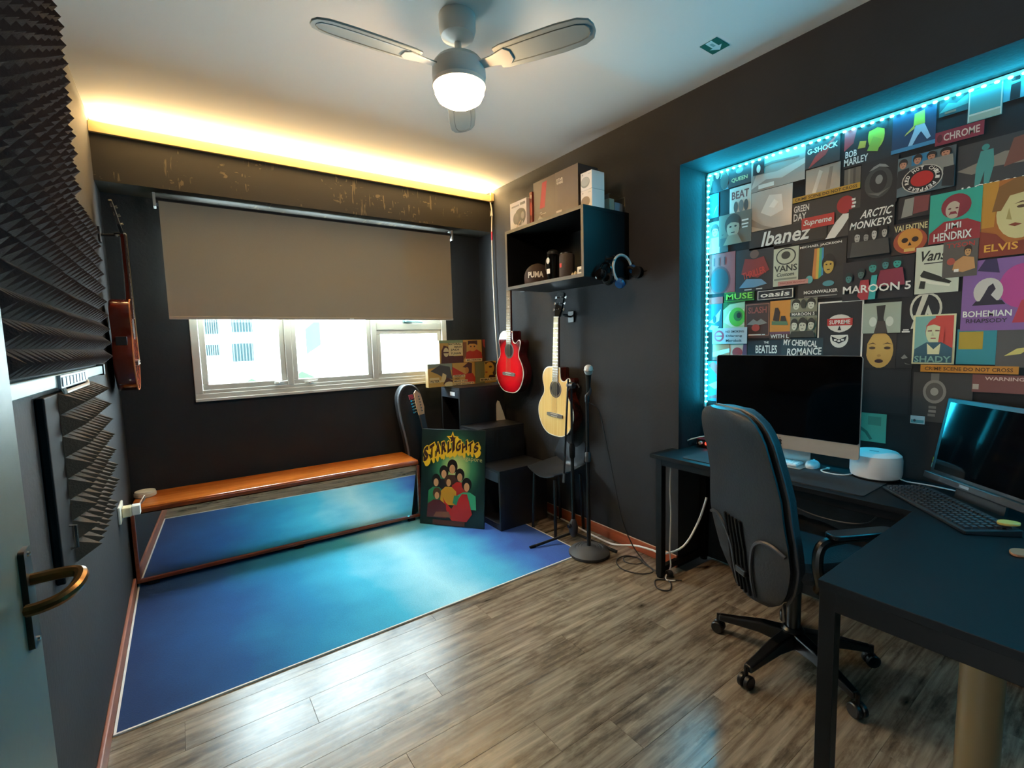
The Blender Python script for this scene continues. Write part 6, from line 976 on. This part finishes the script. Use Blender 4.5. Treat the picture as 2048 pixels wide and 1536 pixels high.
kd = Vector((-.737, -.675, 0)).normalized(); kn_ = Vector((kd.y, -kd.x, 0)); kn_ = kn_ if kn_.dot(Vector((1, -1, 0))) > 0 else -kn_
K0 = Vector((2.273, .645, ZD+.0003))
Mk = Matrix(((kd.x,kn_.x,0,K0.x),(kd.y,kn_.y,0,K0.y),(0,0,1,K0.z),(0,0,0,1)))
bk = thing('black_keyboard', 'full size black keyboard lying diagonally on the near desk', 'keyboard', M=Mk)
MB().add([(0,0,0),(.455,0,0),(.455,.15,0),(0,.15,0),(0,0,.012),(.455,0,.012),(.455,.15,.022),(0,.15,.022)], [(0,1,2,3),(4,5,6,7),(0,1,5,4),(1,2,6,5),(2,3,7,6),(3,0,4,7)]).build('case', mat('#1c1d20', .45), bk, 0, .003)
kk = MB().add([(-.008,-.008,0),(.008,-.008,0),(.008,.008,0),(-.008,.008,0),(-.0062,-.0062,.007),(.0062,-.0062,.007),(.0062,.0062,.007),(-.0062,.0062,.007)], [(0,1,2,3),(4,5,6,7),(0,1,5,4),(1,2,6,5),(2,3,7,6),(3,0,4,7)]).build('key', mat('#2c2d31', .4), bk, 0); kkm = kk.data; bpy.data.objects.remove(kk)
for r in range(6):
    for c in range(22):
        if c in (15, 18) and r != 0 and False: continue
        o = bpy.data.objects.new('key', kkm); COL.objects.link(o); o.parent = bk; yy = .016+.0205*r + (.004 if r == 5 else 0)
        o.location = (.022+.0196*c, yy, .0122+.0667*yy); o.rotation_euler = (radians(3.8), 0, 0)
def pick(label, c, loc_, rz_, s=.02):
    o = MB().prism([(s*1.5*cos(a)*(1-.25*sin(a)), s*sin(a)) for a in [2*pi*k/14 for k in range(14)]], 0, .008).build('desk_trinket', mat(c, .45), None, .6, .002); tag(o, label, 'trinket'); o.location = loc_; o.rotation_euler = (0, 0, rz_)
pick('small yellow trinket lying on the black keyboard edge', '#c9a24a', (2.04, .262, ZD+.032), radians(-40))
pick('small brown trinket lying on the desk by the keyboard end', '#9a6a4a', (1.885, .21, ZD+.0004), radians(-25), .024)
# drooping cable below desk
dc = thing('loose_cable', 'thin dark cable drooping below the desk front', 'cable', (2.12, .9, .45))
MB().tube(smooth_pts([(0,.12,.21),(0,.05,.155),(0,-.06,.125),(0,-.18,.125),(0,-.26,.15),(0,-.30,.21)], 5), .003, 6).build('cord', mat('#3a3a3c', .5), dc)

# ================================================================= OFFICE CHAIR
oc = thing('office_chair', 'black high back office chair on castors pulled to the desk', 'office chair', (1.955, .828, 0), radians(-28))
M_CH = mat('#1a1b1f', .62, bump=(160, .25)); M_CHP = mat('#0b0b0d', .28); M_SHELL = mat('#0f1013', .55, bump=(90, .12))
for k in range(5):
    a = radians(129+72*k); c_, s_ = cos(a), sin(a)
    rings = []
    for r, w_, zt_, zb_ in ((.03,.032,.135,.075),(.12,.028,.125,.082),(.22,.022,.10,.07),(.29,.018,.085,.06)):
        rings.append([(c_*r - s_*x, s_*r + c_*x, z) for x, z in ((-w_,zb_),(w_,zb_),(w_*.8,zt_),(-w_*.8,zt_))])
    lg = MB().loft(rings).build('base_leg', M_CHP, oc, 0, .006)
    mb = MB(); cx, cy = c_*.295, s_*.295
    mb.tube([(cx,cy,.085),(cx,cy,.04)], .008, 8)
    for s2 in (-1, 1): mb.lathe([(0,-.010),(.022,-.010),(.026,-.006),(.026,.006),(.022,.010),(0,.010)], 16, Matrix.Translation((cx - s_*.013*s2, cy + c_*.013*s2, .0262)) @ Matrix.Rotation(a, 4, 'Z') @ Matrix.Rotation(pi/2, 4, 'X'))
    mb.build('castor', M_BLACK, lg)
MB().lathe([(0,.07),(.042,.07),(.042,.14),(.032,.15),(0,.15)], 20).build('hub', M_CHP, oc)
MB().lathe([(.026,.145),(.026,.30),(.018,.305),(.018,.42),(0,.42)], 16).build('gas_column', M_CHP, oc); MB().bb(-.11,.10,-.08,.08,.405,.435).build('mechanism', M_CHP, oc, 0, .01)
# seat cushion
rings = []
for z, k in ((.435,.80),(.445,.93),(.47,1.0),(.50,1.0),(.525,.93),(.535,.75)):
    rings.append([(.03+ (x)*k, y_*k, z + (.012 if x > .18 else 0)*(-1)) for x, y_ in rrect(.46, .47, .11, 6)])
MB().loft(rings).build('seat', M_CH, oc)
# backrest: rows along height; s = 0 bottom .. 1 top
def bx(s): return -.205 - .03*sin(pi*min(s*1.6, 1)) - .20*max(0, s-.25)**1.15
def bz(s): return .30 + .76*s
def bw_(s):
    pts = [(0,.09),(.05,.15),(.13,.20),(.26,.235),(.38,.242),(.5,.228),(.7,.212),(.86,.202),(.93,.185),(.975,.15),(1,.085)]
    for (a, p), (b, q) in zip(pts, pts[1:]):
        if s <= b: return p+(q-p)*(s-a)/(b-a)
    return .08
S_ = [0,.02,.06,.1,.15,.22,.28,.34,.40,.46,.52,.6,.7,.8,.86,.91,.95,.98,1]
def ringb(s, k, x_off, thick):
    w_ = bw_(s)*k; x = bx(s); z = bz(s); n = 8; pts = []
    for j in range(n+1): t_ = -1+2*j/n; pts.append((x+x_off + .03*t_*t_, w_*t_, z))
    for j in range(n+1): t_ = 1-2*j/n; pts.append((x+x_off+thick*(1-.55*t_**4) + .03*t_*t_, w_*.97*t_, z))
    return pts
MB().loft([ringb(s, 1.0, 0, .03) for s in S_]).build('back_shell', M_SHELL, oc, 1.0)
MB().loft([ringb(s, .985 if s > .1 else .9, .030, .080) for s in S_[2:]]).build('back_cushion', M_CH, oc, 1.0)
# dark welt between cushion and shell
pts = [(bx(s)+.060, bw_(s)*1.0, bz(s)) for s in S_[2:]] + [(bx(s)+.060, -bw_(s)*1.0, bz(s)) for s in reversed(S_[2:])]
MB().tube(pts, .006, 6).build('welt', mat('#3a3a3f', .5), oc)
# ribs and side arcs on the back of the shell
for j, y_ in enumerate((.075, .05, .025, .0, -.025)):
    mb = MB(); ss_ = [.02+.40*q/10 for q in range(11)]
    mb.tube([(bx(s)-.003 + .03*(y_/bw_(s))**2, y_, bz(s)) for s in ss_], .0065, 6); mb.build('rib', M_BLACKM, oc)
for sg_ in (1, -1):
    arc = []
    for p in smooth_pts([(.052,.03,0),(.054,.14,0),(.062,.24,0),(.09,.325,0),(.135,.37,0),(.185,.375,0),(.232,.35,0)], 4):
        s = p.y; y_ = sg_*min(p.x, bw_(s)*.97); arc.append((bx(s)-.004+.03*(y_/bw_(s))**2, y_, bz(s)))
    MB().tube(arc, .007, 6).build('shell_ridge', mat('#2a2c32', .4), oc)
MB().bb(-.24, -.05, -.035, .035, .39, .42).build('back_bracket', M_CHP, oc, 0, .008)
for sg_ in (1, -1):
    y_ = sg_*.275
    lp = smooth_pts([(-.10,y_*.86,.44),(-.12,y_*.98,.48),(-.14,y_,.55),(-.13,y_,.615),(-.08,y_,.635),(.05,y_,.64),(.13,y_,.63),(.17,y_,.58),(.14,y_*.98,.50),(.10,y_*.86,.44)], 4)
    ar = MB().tube(lp, .017, 10).build('arm_loop', M_CHP, oc)
    MB().prism(rrect(.25, .055, .025, 5), 0, .018, Matrix.Translation((.02, y_, .642))).build('arm_pad', mat('#15171c', .3), ar, .6, .005)
